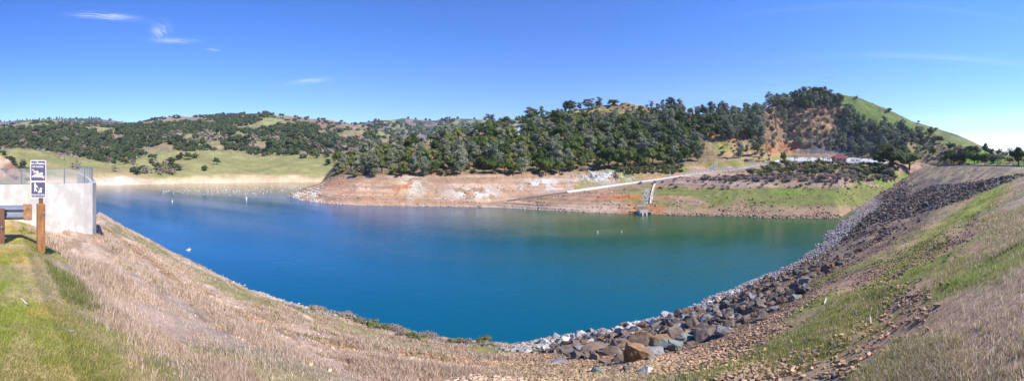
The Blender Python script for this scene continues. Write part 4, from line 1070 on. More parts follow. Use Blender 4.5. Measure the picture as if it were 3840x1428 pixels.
    tag(mesh_np('far_grey_scrub', np.vstack(V), [np.vstack(F4)], L_grey, var=np.concatenate(var)), kind='stuff')
    # tree line on the two distant ridges
    V, F, var = [], [], []; n = 0
    for s_, lo, hi, wr, cnt in ((RA, 1.6, 3.02, (9, 15), 420), (RB, 1.2, 3.02, (9, 14), 620)):
        nn = fbm(s_.x / (s_.r.mean() * .04), s_.y / (s_.r.mean() * .04), seed=118)
        x, y, z, i, j = sample(s_, cnt, (s_.T > lo) * (s_.T < hi) * sm(.42, .52, nn) + 2.5 * (np.abs(s_.T - 3) < .04) * sm(.35, .45, nn), 119)
        v, f = ico(1)
        for k in range(len(x)):
            w_ = wr[0] + (wr[1] - wr[0]) * g.random(); tl = (1.7 if s_ is RA and g.random() < .6 else .9)
            V.append(v * (1 + (g.random((len(v), 1)) - .5) * .5) * (w_ * .5, w_ * .5, w_ * .5 * tl) + (x[k], y[k], z[k] + w_ * .35 * tl)); F.append(f + n); n += len(v); var.append(np.full(len(v), g.random()))
    tag(mesh_np('ridge_woodland', np.vstack(V), [np.vstack(F)], L_far, var=np.concatenate(var)), kind='stuff')
far_woods()
for (px, py, h, w, kd, ph) in [(994, 424, 14, 14, 'b', 'tiny lone bare tree on the far hill skyline'), (620, 642, 16, 20, 'b', 'small leafless tree alone on the green foreshore slope'), (88, 608, 20, 26, 'g', 'pinkish leafless bush on the green hill above the fence'),
                               (472, 614, 20, 22, 'o', 'round dark oak alone on the far green slope'), (640, 617, 28, 40, 'o', 'dark oak pair on the far grassy knoll'), (548, 470 + 110, 14, 20, 'o', 'dark oak above the far meadow')]:
    pr = {'b': BARES, 'g': GREYB, 'o': OAKS}[kd]
    put(pr, {'b': 'bare_tree', 'g': 'leafless_bush', 'o': 'oak_tree'}[kd], px, py, h, w, 'tree' if kd != 'g' else 'bush', ph, None, 1, part=('trunk', 'crown') if kd != 'g' else ('stem', 'foliage'), sh=LH, tmin=1.2, wf=1.3, hf=1.2)
for (px, py, h, w, ph) in [(3445, 458, 12, 14, 'small dark tree on the ridge of the green hill'), (3337, 414, 15, 22, 'lone oak on the fence line of the green hill'), (3510, 484, 12, 20, 'small bare oak where the pines meet the green ridge')]:
    put(OAKS, 'oak_tree', px, py + 3, h, w, 'tree', ph, None, 2, sh=G, tmin=1, wf=1.2)

# ------------------------------------------------------------------ rocks
def rock_mesh(seed, sub=3, planes=11, material=None, link=False):
    g = np.random.default_rng(seed); bm = bmesh.new()
    for k in range(planes + 3):
        n_ = g.normal(size=3); n_ /= np.linalg.norm(n_); n_ = np.sign(n_) * np.abs(n_) ** .7; n_ *= (.62 + .2 * g.random()) / np.linalg.norm(n_) * 1.05; bm.verts.new(n_ * (1, .72 + .25 * (seed % 3) / 2, .6 + .25 * (seed % 4) / 3))
    h_ = bmesh.ops.convex_hull(bm, input=bm.verts[:]); loose = [v_ for v_ in bm.verts if not v_.link_faces]
    bmesh.ops.delete(bm, geom=loose, context='VERTS')
    if sub > 1:
        bmesh.ops.subdivide_edges(bm, edges=bm.edges[:], cuts=sub, use_grid_fill=True); bmesh.ops.triangulate(bm, faces=bm.faces[:])
    bm.verts.index_update(); bm.verts.ensure_lookup_table()
    v = np.array([q_.co[:] for q_ in bm.verts]); f = np.array([[q_.index for q_ in ff.verts] for ff in bm.faces]); bm.free()
    v = v * (1 + (.16 if sub > 1 else 0) * (fbm(v[:, 0] * 4 + seed, v[:, 1] * 4, v[:, 2] * 4, oct=3, seed=seed)[:, None] - .5) * 2)
    v -= (0, 0, v[:, 2].min() * .45)
    return v * .82, f
ROCKV = [rock_mesh(900 + k, 3) for k in range(10)]
ROCKS_ = [rock_mesh(950 + k, 1, 8) for k in range(10)]
def stone_mat(name, c1, c2, c3=None):
    m, nt, b = newmat(name); N, L = nt.nodes, nt.links
    tcn = N.new('ShaderNodeTexCoord'); oi = N.new('ShaderNodeObjectInfo')
    ad = N.new('ShaderNodeVectorMath'); ad.operation = 'ADD'; L.new(tcn.outputs['Object'], ad.inputs[0])
    sc = N.new('ShaderNodeMath'); sc.operation = 'MULTIPLY'; sc.inputs[1].default_value = 40; L.new(oi.outputs['Random'], sc.inputs[0]); L.new(sc.outputs[0], ad.inputs[1])
    nz = N.new('ShaderNodeTexNoise'); nz.inputs['Scale'].default_value = 2.6; nz.inputs['Detail'].default_value = 9; nz.inputs['Roughness'].default_value = .7; L.new(ad.outputs[0], nz.inputs['Vector'])
    cr = N.new('ShaderNodeValToRGB'); e = cr.color_ramp.elements; e[0].position = .34; e[0].color = (*c1, 1); e[1].position = .6; e[1].color = (*c2, 1)
    if c3: q = e.new(.68); q.color = (*c3, 1)
    L.new(nz.outputs['Fac'], cr.inputs['Fac']); L.new(cr.outputs[0], b.inputs['Base Color']); b.inputs['Roughness'].default_value = .85; b.inputs['Specular IOR Level'].default_value = .25
    bp = N.new('ShaderNodeBump'); bp.inputs['Strength'].default_value = .6; bp.inputs['Distance'].default_value = .06; L.new(nz.outputs['Fac'], bp.inputs['Height']); L.new(bp.outputs[0], b.inputs['Normal'])
    return m
SM = {'dark': stone_mat('dark_stone', (.06, .048, .04), (.16, .13, .11), (.25, .21, .18)), 'grey': stone_mat('grey_stone', (.12, .11, .105), (.27, .25, .24)),
      'rust': stone_mat('rusty_stone', (.12, .07, .04), (.29, .175, .095), (.34, .29, .24)), 'pale': stone_mat('pale_stone', (.27, .25, .24), (.50, .48, .46)),
      'brown': stone_mat('brown_stone', (.09, .06, .045), (.23, .165, .125)), 'green': stone_mat('greenish_stone', (.10, .11, .095), (.22, .235, .205))}
RM = {c_: [mesh_np('rock', v, f, m, link=False) for (v, f) in ROCKV] for c_, m in SM.items()}
WORD = {'dark': 'blackish', 'grey': 'grey', 'rust': 'rusty orange', 'pale': 'chalky white', 'brown': 'brown', 'green': 'greenish grey'}
def rock_at(px, py, wpx, c_, phrase, group=None, k=None, sink=.1, hz=1.0, sh=None, zed=None):
    p = (sh or B).hit(px, py, 0) if zed is None else P(px, py, zed)
    if p is None: print('rock miss', px, py); return
    s_ = wpx * K * math.hypot(math.hypot(p.x, p.y), p.z)
    o = bpy.data.objects.new('boulder', RM[c_][(k if k is not None else random.randrange(10)) % 10]); C.objects.link(o)
    o.location = (p.x, p.y, p.z - s_ * sink); o.rotation_euler = (random.uniform(-.3, .3), random.uniform(-.3, .3), random.random() * 6.28); o.scale = (s_, s_, s_ * hz)
    o['category'] = 'boulder'
    if group: o['group'] = group
    later(o, phrase, px); return o
for (px, py, w, c_, ph, k, hz) in [
    (2478, 1300, 100, 'rust', 'largest boulder with an orange sunlit face and white lichen', 0, 1.25), (2400, 1352, 86, 'rust', 'tall tan boulder leaning in front of the largest orange one', 3, 1.4),
    (2410, 1400, 66, 'pale', 'white-topped boulder at the bottom of the riprap', 5, .8), (2440, 1330, 84, 'grey', 'broad grey boulder under the largest orange one', 2, .8),
    (2450, 1345, 60, 'green', 'grey-green wedge boulder right of the tan one', 4, .9), (2300, 1330, 64, 'brown', 'brown angular boulder in the middle of the near pile', 1, 1),
    (2205, 1335, 52, 'rust', 'orange-brown boulder at the left end of the near pile', 6, 1), (2230, 1350, 50, 'brown', 'squat brown boulder at the left foot of the pile', 7, .9),
    (2092, 1362, 62, 'grey', 'rounded grey boulder alone beside the gravel patch', 8, .8), (2185, 1394, 34, 'green', 'flat pale green stone below the pile', 9, .6),
    (2120, 1405, 32, 'rust', 'small golden brown rock at the bottom edge', 2, .9), (2120, 1420, 34, 'brown', 'dark brown wedge rock at the bottom edge', 4, .9),
    (2072, 1408, 26, 'grey', 'small grey rock left of the golden brown one', 1, .9), (2222, 1385, 32, 'rust', 'small orange rock right of the green stone', 0, .8),
    (2242, 1400, 46, 'green', 'pale greenish rock at the bottom of the pile', 3, .8), (2330, 1360, 56, 'dark', 'blackish boulder in the heart of the near pile', 5, 1),
    (2360, 1385, 60, 'dark', 'blackish slab behind the white-topped boulder', 6, .8), (2275, 1362, 60, 'brown', 'brown boulder between the dark ones', 9, 1),
    (2052, 1316, 46, 'pale', 'big chalky rock at the water corner', 3, .9), (1928, 1318, 24, 'pale', 'rounded pale rock at the left water edge', 8, 1), (1955, 1318, 26, 'grey', 'pale grey rock beside the rounded one', 1, .9),
    (1976, 1322, 24, 'pale', 'small chalky rock between grey ones at the water', 2, .9), (2010, 1322, 24, 'pale', 'chalky rock left of the big water corner rock', 6, .9),
    (2030, 1330, 26, 'brown', 'pinkish brown block below the water corner rock', 7, .8), (2130, 1318, 40, 'grey', 'long grey rock inland of the water corner', 4, .7),
    (2158, 1284, 22, 'pale', 'small pale boulder on the water line by the corner', 8, 1), (2255, 1260, 34, 'pale', 'pair-like white boulder on the near water line', 2, .8),
    (2290, 1248, 26, 'pale', 'white block on the near water line', 5, .9), (2340, 1205 + 25, 30, 'grey', 'grey block just above the near water line', 6, .9),
    (265, 1240, 24, 'pale', 'small bright white stone lying on the green turf', 1, .6), (915, 1395, 16, 'grey', 'small bluish stone in the dry grass at lower left', 3, .7),
    (1558, 1368, 16, 'rust', 'small tan stone in the grass near the middle', 4, .8), (1858, 1408, 22, 'pale', 'flat pale stone in the grass near the gravel', 5, .5), (3705, 1305, 18, 'pale', 'flat white stone on the dry slope at lower right', 6, .5),
    (3057, 1318, 16, 'pale', 'small pink-white stone on the brown slope', 7, .9), (1110, 1145, 14, 'pale', 'lone white stone on the pale gravel beach', 8, .9), (1268, 1172, 14, 'pale', 'small round stone at the tip of the gravel beach', 9, .9),
    (3525 - 0, 722, 12, 'grey', 'pale block standing out on the far dam rocks', 2, 1.0)]:
    rock_at(px, py, w * 1.0, c_, ph, None, k, hz=hz)
for (px, py, w, ph) in [(707, 939, 18, 'tan rock standing in the water off the left bank'), (2384, 1205, 8, 'tiny pale rock breaking the water near the dam'), (3153, 908, 16, 'rock standing in the water by the dam corner')]:
    o = rock_at(px, py, w, 'pale', ph, zed=wlr(py), sink=.2)

def riprap():
    g = np.random.default_rng(131)
    X, Y = B.x, B.y; d = dam_d(X, Y)
    wv = np.interp(X, [-300, 0, 18, 40, 58, 75, 110, 400], [25, 25.2, 29.5, 33, 40, 48, 54, 60]); u = d / wv
    nn = fbm(X / 6, Y / 4, seed=132); above = B.z > -16.3
    right = sm(1.5, 5, X)
    dark = right * win(.44, .58, .80, .9, u) * sm(.36, .5, nn) * above * (.35 + .65 * (1 - sm(25, 70, X)) ) + right * np.exp(-((X - 9) / 6) ** 2) * win(.42, .55, .86, .92, u) * 1.2 * above
    dark += (sm(45, 70, X) * win(.27, .35, .78, .9, u) * (pxg < 3400) * .9 + FR * 1.1) * above
    pale = right * sm(.80, .87, u) * above
    x, y, z, i, j = sample(B, 17000, (dark + pale * .35 + right * win(.3, .5, .8, .9, u) * above * .12 * (1 - sm(60, 80, X))), 133); px, py = to_px(x, y, z); r = np.sqrt(x * x + y * y + z * z)
    s_ = np.where(np.hypot(x, y) < 60, .15 + .55 * g.random(len(x)) ** 2.8, .45 + .7 * g.random(len(x)) ** 2); s_ = np.where((px < 2620) & (np.hypot(x, y) < 60), s_ * 1.25, s_)
    app = s_ / r
    order = np.argsort(-app)
    inview = [k for k in order if 1900 < px[k] < 3845]
    keep = thin(px, py, s_ / r / K * .72, inview[:2600])
    big = keep[:250]
    pu = (dam_d(x, y)) / np.interp(x, [-300, 0, 18, 40, 58, 75, 110, 400], [25, 25.2, 29.5, 33, 40, 48, 54, 60])
    for k in big:
        v = g.random()
        shore = pu[k] > .84
        c_ = ('pale' if v < .5 else 'grey' if v < .9 else 'brown') if shore else ('dark' if v < .42 else 'brown' if v < .76 else 'grey' if v < .90 else 'rust' if v < .95 else 'green')
        zn = ('at the water edge' if shore else 'in the riprap band') + (' near the orange boulder' if px[k] < 2560 else ' on the near dam face' if px[k] < 2800 else ' on the middle dam face' if px[k] < 3050 else ' towards the far dam corner' if px[k] < 3300 else ' on the far dam face')
        o = bpy.data.objects.new('boulder', RM[c_][int(g.integers(10))]); C.objects.link(o)
        o.location = (x[k], y[k], z[k] - .05 * s_[k]); o.rotation_euler = (g.normal() * .35, g.normal() * .35, g.random() * 6.28); o.scale = (s_[k] * 1.25, s_[k] * 1.25, s_[k] * (1.0 + .4 * g.random()))
        o['category'] = 'boulder'; o['group'] = 'riprap boulders on the dam face'
        later(o, f'{size_word(s_[k], .5, .75)} {WORD[c_]} boulder {zn}', px[k])
    bigset = set(big)
    PAL = {'dark': (.10, .08, .068), 'brown': (.18, .125, .09), 'grey': (.27, .24, .215), 'pale': (.37, .335, .31), 'rust': (.25, .14, .07), 'clod': (.20, .135, .09)}
    V, F, CC = [], [], []; n = 0
    def emit(xx, yy, zz, ss, cc, lod=1):
        nonlocal n
        v, f = (ROCKS_ if lod else [ico(1)])[int(g.integers(10)) if lod else 0]
        a, b_ = g.random() * 6.28, g.normal() * .4; ca, sa, cb, sb = math.cos(a), math.sin(a), math.cos(b_), math.sin(b_)
        q = v @ np.array([[ca, sa, 0], [-sa, ca, 0], [0, 0, 1]]) @ np.array([[1, 0, 0], [0, cb, sb], [0, -sb, cb]])
        V.append(q * ss + (xx, yy, zz)); F.append(f + n); n += len(v); CC.append(np.tile(np.array(cc) * (.7 + .6 * g.random()), (len(v), 1)))
    rest = [k for k in range(len(x)) if k not in bigset]
    for k in rest:
        v = g.random(); shore = pu[k] > .83
        c_ = ('pale' if v < .6 else 'grey') if shore else ('dark' if v < .5 else 'brown' if v < .78 else 'grey' if v < .93 else 'rust')
        ss = s_[k] * (.75 if not shore else .55)
        emit(x[k], y[k], z[k], max(ss, .0022 * r[k]), PAL[c_])
    # cobbles along the water
    pebm = right * sm(.78, .86, u) * above + sm(-44, -30, X) * (1 - sm(-17, -12, X)) * sm(20, 23, d) * above * .25 + win(-2, 4, 12, 16, X) * sm(.74, .8, u) * above
    x, y, z, i, j = sample(B, 13000, pebm, 135); r = np.sqrt(x * x + y * y + z * z)
    for k in range(len(x)):
        emit(x[k], y[k], z[k], max((.07 + .3 * g.random() ** 2.5), .0016 * r[k]), PAL['pale'] if g.random() < .6 else PAL['grey'])
    o = mesh_np('riprap_rubble', np.vstack(V), [np.vstack(F)], M_rock, col=np.vstack(CC)); tag(o, kind='stuff')
    # clods, gravel
    V.clear(); F.clear(); CC.clear(); n = 0
    gm = right * win(.04, .14, .74, .8, u) * sm(.3, .5, nn) + win(-1.4, 0, 3.2, 5, X) * win(5, 7, 14, 16, d) * 3.5 + (1 - right) * .10 * (d > 4) * above * (np.exp(-((d - 9.6) / 1.2) ** 2) * 8 + .2)
    x, y, z, i, j = sample(B, 44000, gm, 136); r = np.sqrt(x * x + y * y + z * z); nc = nearcol[i, j]
    for k in range(len(x)):
        cc = nc[k] * (.8 + .7 * g.random()) + np.array((.03, .012, 0)) * (x[k] < 6)
        emit(x[k], y[k], z[k] + .01, max(.025 + .09 * g.random() ** 2.5, .0013 * r[k]), cc, 1)
    o = mesh_np('gravel_scatter', np.vstack(V), [np.vstack(F)], M_rock, col=np.vstack(CC)); tag(o, kind='stuff')
    # stones of the far shore
    V.clear(); F.clear(); CC.clear(); n = 0
    fm = (H.T > .98) * (H.T < 5.0) * (.25 + 1.5 * sm(.55, .7, fbm(H.x / 8, H.y / 8, seed=137))) * roadflat + 6 * win(1075, 1110, 1180, 1215, H.px) * (H.T < 5) * (H.T > 1) + 5 * np.exp(-((H.px - 2432) / 18) ** 2) * win(705, 712, 768, 778, H.py) + 3 * (np.abs(H.T - 1) < .03) + 4 * win(2990, 3030, 3140, 3170, H.px) * win(570, 576, 584, 588, H.py)
    fm = fm + 4 * blf * (H.py > 600) + 3 * win(2840, 2860, 2960, 2980, H.px) * 0
    fm = fm + 5 * (H.T > 2.6) * (H.T < 2.97) * win(1960, 2000, 2200, 2230, H.px) + 6 * (H.T > 2.7) * (H.T < 2.97) * win(2700, 2720, 2780, 2800, H.px)
    x, y, z, i, j = sample(H, 11000, fm, 138); r = np.sqrt(x * x + y * y + z * z); hc_ = headcol[i, j]
    for k in range(len(x)):
        emit(x[k], y[k], z[k], .15 + .55 * g.random() ** 3, np.minimum(hc_[k] * (.75 + .9 * g.random()) + .03, .6))
    o = mesh_np('shore_stones', np.vstack(V), [np.vstack(F)], M_rock, col=np.vstack(CC)); tag(o, kind='stuff')
riprap()

# ------------------------------------------------------------------ grasses
def tufts(name, n, mask, seed, hgt, wid, nb_, tint, mixt, lean=.5, wind=(0, 0), hmod=None, smooth=False):
    g = np.random.default_rng(seed)
    x, y, z, i, j = sample(B, n, mask, seed); r = np.sqrt(x * x + y * y + z * z)
    base = nearcol[i, j]
    n = len(x); M = n * nb_
    X_ = np.repeat(x, nb_) + g.normal(size=M) * .03; Y_ = np.repeat(y, nb_) + g.normal(size=M) * .03; Z_ = np.repeat(z, nb_) - .02
    rr_ = np.repeat(r, nb_)
    h = (hgt[0] + (hgt[1] - hgt[0]) * np.repeat(g.random(n), nb_)) * (.6 + .6 * g.random(M))
    if hmod is not None: h = h * np.repeat(hmod[i, j], nb_)
    w = np.maximum(wid, .00115 * rr_) * (.7 + .6 * g.random(M))
    a = g.random(M) * 6.28; la = g.random(M) * 6.28; ll = h * lean * g.random(M)
    dx, dy = np.cos(a) * w / 2, np.sin(a) * w / 2
    tx, ty = np.cos(la) * ll + wind[0] * h, np.sin(la) * ll + wind[1] * h
    V = np.empty((M, 5, 3))
    V[:, 0] = np.stack([X_ - dx, Y_ - dy, Z_], -1); V[:, 1] = np.stack([X_ + dx, Y_ + dy, Z_], -1)
    V[:, 2] = np.stack([X_ + dx * .7 + tx * .35, Y_ + dy * .7 + ty * .35, Z_ + h * .6], -1); V[:, 3] = np.stack([X_ - dx * .7 + tx * .35, Y_ - dy * .7 + ty * .35, Z_ + h * .6], -1)
    V[:, 4] = np.stack([X_ + tx, Y_ + ty, Z_ + h], -1)
    o = np.arange(M) * 5
    F4 = np.stack([o, o + 1, o + 2, o + 3], -1); F3 = np.stack([o + 3, o + 2, o + 4], -1)
    cb = np.repeat(base, nb_, 0)
    tt = np.array(tint); ti = tt[g.integers(len(tt), size=M)]
    cc = cb * (1 - mixt) + ti * mixt; cc = cc * (.72 + .55 * g.random((M, 1)))
    ob = mesh_np(name, V.reshape(-1, 3), [F4, F3], M_grass, col=np.repeat(cc, 5, 0)); tag(ob, kind='stuff'); return ob
M_grass, nt, b = newmat('grass_blades'); at = nt.nodes.new('ShaderNodeAttribute'); at.attribute_name = 'Col'
nt.links.new(at.outputs['Color'], b.inputs['Base Color']); b.inputs['Roughness'].default_value = .8; b.inputs['Specular IOR Level'].default_value = .15
see_through_light(nt, b, at.outputs['Color'], .42)
def grasses():
    X, Y = B.x, B.y; d = dam_d(X, Y); above = B.z > -15.7
    u = d / np.interp(X, [-300, 0, 18, 40, 58, 75, 110, 400], [25, 25.2, 29.5, 33, 40, 48, 54, 60])
    nn = fbm(X / 2.5, Y / 1.2, seed=141, oct=4)
    left = (1 - sm(-1, 3, X)); band = 1 - .85 * np.exp(-((d - 9.6 - (nc_ - .5) * 2) / .8) ** 2)
    dry = left * sm(.8, 1.7, d + (nb - .5) * 1.2 + (na - .5) * .8 - .06 * np.minimum(-X, 9) * (X < 0)) * above * band * (.12 + sm(.38, .54, nn) * 1.2) * (1 - .75 * sm(.55, .64, fbm(X / 1.6 + Y, Y / 1.1, oct=4, seed=79))) * (1 - sm(-44, -36, X) * (1 - sm(-17, -13.5, X)) * sm(19.6, 21.6, d))
    dry = dry * (1 - .8 * win(-1.4, 0, 3.2, 5, X) * win(5, 7, 14, 16, d))
    tufts('dry_grass', 56000, dry, 142, (.05, .17), .006, 4, [(.76, .60, .48), (.64, .48, .36), (.50, .36, .25), (.82, .68, .54), (.38, .27, .17)], 1.0, hmod=.5 + 1.1 * sm(.4, .62, nn) + .6 * sm(.6, .7, nb))
    turf = (1 - sm(-1.0, .4, X)) * (1 - sm(.5, 1.4, d - .10 * (-X) - (nb - .5))) * (d > -9)
    tufts('green_turf', 26000, turf, 143, (.015, .06), .005, 4, [(.30, .34, .07), (.42, .38, .10), (.56, .44, .20), (.22, .28, .05)], .9)
    gd = left * above * sm(.52, .6, nn) * (d > .8)
    tufts('green_grass', 9000, gd, 144, (.05, .16), .006, 4, [(.16, .22, .03), (.20, .24, .05), (.10, .17, .03)], .75)
    rg = sm(0, 3, X) * (1 - sm(80, 100, X)) * above
    tufts('slope_dry_grass', 30000, rg * (1 - sm(.02, .085, u)) * (.06 + sm(.44, .56, nn)) + rg * .16 * (1 - sm(.3, .6, u)) * sm(.5, .6, nn), 145, (.03, .14), .006, 4, [(.60, .48, .37), (.48, .36, .26), (.68, .58, .46), (.32, .24, .16), (.32, .32, .11)], 1.0)
    tufts('slope_green_grass', 17000, rg * (win(.02, .05, .14, .36, u) * sm(.40, .62, nn) + .3 * (1 - sm(.3, .5, u)) * sm(.52, .62, fbm(X / 9, Y / 9, oct=4, seed=73) * .5 + na * .5)) + rg * .06 * (1 - sm(.45, .7, u)) * sm(.5, .6, na), 146, (.04, .12), .006, 4, [(.27, .34, .05), (.40, .44, .08), (.18, .23, .04)], .9)
grasses()
# reddish brown weeds along the left water edge
def edge_weeds():
    g = np.random.default_rng(151)
    for k in range(60):
        t = g.random(); xx = -17 + 15.5 * t; yy0 = np.interp(xx, [-50, -16, 0], [28.2, 26.2, 24.6]); yy = yy0 - 1.0 - 1.6 * g.random() ** 1.5
        z = near_at(xx, yy); s_ = .5 + .7 * g.random(); px, _ = to_px(xx, yy, z)
        plant('', 'weed_bush', GREYB if g.random() < .8 else BRUSH, k, (xx, yy, z + .1), s_ * 1.0, s_ * 1.5, 'bush', 'dry weed bushes along the near bank', ('waist-high' if s_ > .85 else 'low') + ' dry brown weed bush on the near bank edge', float(px), part=('stem', 'foliage'))
    for (px, py, h, w, ph) in [(658, 942, 34, 46, 'twiggy green and brown bush on the left bank edge'), (1120, 1165, 22, 60, 'rusty green rush clump behind the gravel beach'), (1170, 1172, 24, 50, 'low rusty bush beside the rush clump'), (1090, 1150, 20, 50, 'brown rush clump left of the gravel beach bushes'), (310, 905, 18, 30, 'dark green weed at the top of the slope beside the wall')]:
        put(GREYB if 'brown' in ph else BRUSH, 'weed_bush', px, py, h, w, 'bush', ph, None, 1, part=('stem', 'foliage'), sh=B, tmin=0, wf=1.2)
edge_weeds()
for q, (px, py, ln, az, ph) in enumerate([(2085 + 1010, 1135, 60, .5, 'long bleached stick on the brown slope'), (3265, 1208, 62, .5, 'bleached stick lying by the green strip'), (90, 1145, 60, .3, 'pale stick lying on the green turf'), (2600, 0, 0, 0, '')]):
    if not ln: continue
    p = B.hit(px, py, 0); L_ = ln * K * p.length
    m = MB(); m.tube([(-L_ / 2, 0, 0), (-L_ * .1, .02 * L_, .03 * L_), (L_ * .2, 0, .02 * L_), (L_ / 2, .03 * L_, .04 * L_)], [.012 * p.length / 6, .016 * p.length / 6, .014 * p.length / 6, .006 * p.length / 6], 6)
    o = m.build('driftwood_stick', mat('bleached_wood', (.5, .44, .38), .9, .2, 8)); o.location = p + Vector((0, 0, .05)); o.rotation_euler = (0, -.0, az); tag(o, ph, 'stick')
# ------------------------------------------------------------------ roads and car park
def idx(tv): return int(np.argmin(np.abs(H.t - tv)))
def ribbon(name, pa, pb, ta, tb, lift, material):
    i0, i1 = np.searchsorted(H.pxs, [pa, pb]); j0, j1 = idx(ta), idx(tb)
    V = np.stack([H.x[i0:i1, j0:j1 + 1], H.y[i0:i1, j0:j1 + 1], H.z[i0:i1, j0:j1 + 1] + lift], -1); n, m = V.shape[:2]
    i, j = np.meshgrid(np.arange(n - 1), np.arange(m - 1), indexing='ij')
    F = np.stack([i * m + j, (i + 1) * m + j, (i + 1) * m + j + 1, i * m + j + 1], -1).reshape(-1, 4)
    return tag(mesh_np(name, V.reshape(-1, 3), F, material), kind='structure')
ribbon('lower_track', 1900, 2125, 3.0, 3.5, .07, mat('dark_wet_track', (.10, .09, .085), .9, .2, .5))
ribbon('boat_ramp', 2126, 2935, 3.0, 4.0, .25, M_ramp)
ribbon('car_park', 2936, 3325, 3.0, 4.0, .25, M_asph)
def edge(tv, pa, pb, n=None):
    i0, i1 = np.searchsorted(H.pxs, [pa, pb]); j = idx(tv)
    p = np.stack([H.x[i0:i1, j], H.y[i0:i1, j], H.z[i0:i1, j]], -1)
    if n is None: return p
    s_ = np.concatenate([[0], np.cumsum(np.linalg.norm(np.diff(p, axis=0), axis=1))]); q = np.linspace(0, s_[-1], n)
    return np.stack([np.interp(q, s_, p[:, k]) for k in range(3)], -1)
def strip_wall(m, pts, th, z0, z1):
    """upright wall along a line; z0, z1 relative to the line's own height"""
    pts = np.asarray(pts, float); d_ = np.gradient(pts[:, :2], axis=0); d_ /= np.linalg.norm(d_, axis=1)[:, None] + 1e-9
    n_ = np.stack([-d_[:, 1], d_[:, 0]], -1) * th / 2; k = len(pts); V = []
    for p, q in zip(pts, n_):
        V += [(p[0] - q[0], p[1] - q[1], p[2] + z0), (p[0] + q[0], p[1] + q[1], p[2] + z0), (p[0] + q[0], p[1] + q[1], p[2] + z1), (p[0] - q[0], p[1] - q[1], p[2] + z1)]
    F = []
    for a in range(k - 1):
        b_ = a * 4; c_ = b_ + 4
        F += [(b_, c_, c_ + 3, b_ + 3), (b_ + 1, b_ + 2, c_ + 2, c_ + 1), (b_ + 3, c_ + 3, c_ + 2, b_ + 2), (b_, b_ + 1, c_ + 1, c_)]
    F += [(0, 3, 2, 1), (4 * k - 4, 4 * k - 3, 4 * k - 2, 4 * k - 1)]
    return m.add(V, F)
# kerb line along the low edge of the ramp
m = MB(); strip_wall(m, edge(3, 2130, 2600, 130) + (0, 0, 0), .35, -.3, .22); tag(m.build('ramp_kerb', M_ramp), kind='structure')
t = thing('ramp_barrier', 'long pale concrete wall with a picket of posts along the upper boat ramp', 'barrier', tuple(edge(3, 2720, 2730)[0]))
inv = Vector(t.location)
e = edge(3, 2565, 2905, 74) - np.array(inv)
m = MB(); strip_wall(m, e, .4, -1.9, .1); m.build('retaining_wall', M_white, t)
m = MB(); strip_wall(m, e + (0, 0, 1.2), .14, -.14, 0); m.build('top_rail', M_white, t)
m = MB(); strip_wall(m, e + (0, 0, .15), .08, 0, .78); m.build('white_panel', M_white, t)
me = MB().box((0, 0, .65), (.3, .3, 1.15)).build('post', M_pole, link=False)
for p in e: inst('post', me, t, p)
t = thing('lot_railing', 'low grey railing along the front edge of the car park', 'railing', tuple(edge(3, 3100, 3110)[0])); inv = Vector(t.location)
e = edge(3, 2910, 3320, 72) - np.array(inv)
me = MB().box((0, 0, .55), (.14, .14, 1.1)).build('post', M_galv, link=False)
for p in e: inst('post', me, t, p)
for nm, z_ in (('top_rail', 1.05), ('middle_rail', .6)):
    m = MB(); strip_wall(m, e + (0, 0, z_), .08, -.05, .05); m.build(nm, M_galv, t)

# crest road and guardrail along the far part of the dam
def crest(t_, off=0.0):      # distance along the crest from its bend: negative is towards us
    if t_ < 0: return (CRX + t_, off)
    return (CRX + cu.x * t_ - cu.y * off, cu.y * t_ + cu.x * off)
m = MB(); L_ = [crest(a, -3.6) for a in np.linspace(-8, 158, 60)]
V = []; 
for a in np.linspace(-8, 156, 60):
    for off in (-1.2, -7.2): q = crest(a, off); V.append((q[0], q[1], near_at(q[0], q[1]) + .05))
F = [(2 * k, 2 * k + 2, 2 * k + 3, 2 * k + 1) for k in range(59)]
tag(mesh_np('crest_road', V, np.array(F), M_asph), kind='structure')
o0 = crest(60, -.5)
t = thing('dam_guardrail', 'long dark steel guardrail on short posts along the far dam crest', 'guardrail', (o0[0], o0[1], -1.7))
pts = [crest(a, -.5) for a in np.linspace(-6, 156, 95)]
pp = np.array([(q[0] - o0[0], q[1] - o0[1], near_at(*q) + 1.72) for q in pts]); pp[:, 2] = np.convolve(np.pad(pp[:, 2], 4, 'edge'), np.ones(9) / 9, 'valid')
me = MB().box((0, 0, .34), (.22, .24, .75)).build('post', M_wood2, link=False)
for p in pp: inst('post', me, t, p)
m = MB(); strip_wall(m, pp + (.0, .0, .0), .14, .42, .76); m.build('beam', mat('dull_blue_steel', (.10, .11, .14), .6, .1, 3, metal=.3), t)
for (px, r0_, r1_, ph) in [(3742, 660, 711, 'taller thin white marker pole standing on the far dam rocks'), (3686, 650, 671, 'shorter thin white marker pole on the far dam face')]:
    p = B.hit(px, r1_, 0); h = (r1_ - r0_) * K * math.hypot(p.x, p.y)
    t = thing('marker_pole', ph, 'pole', tuple(p)); m = MB(); m.tube([(0, 0, -.2), (0, 0, h)], .045, 6); m.build('pole', M_white, t); MB().box((0, -.05, h * .55), (.16, .04, .4)).build('gauge_board', M_white, t)

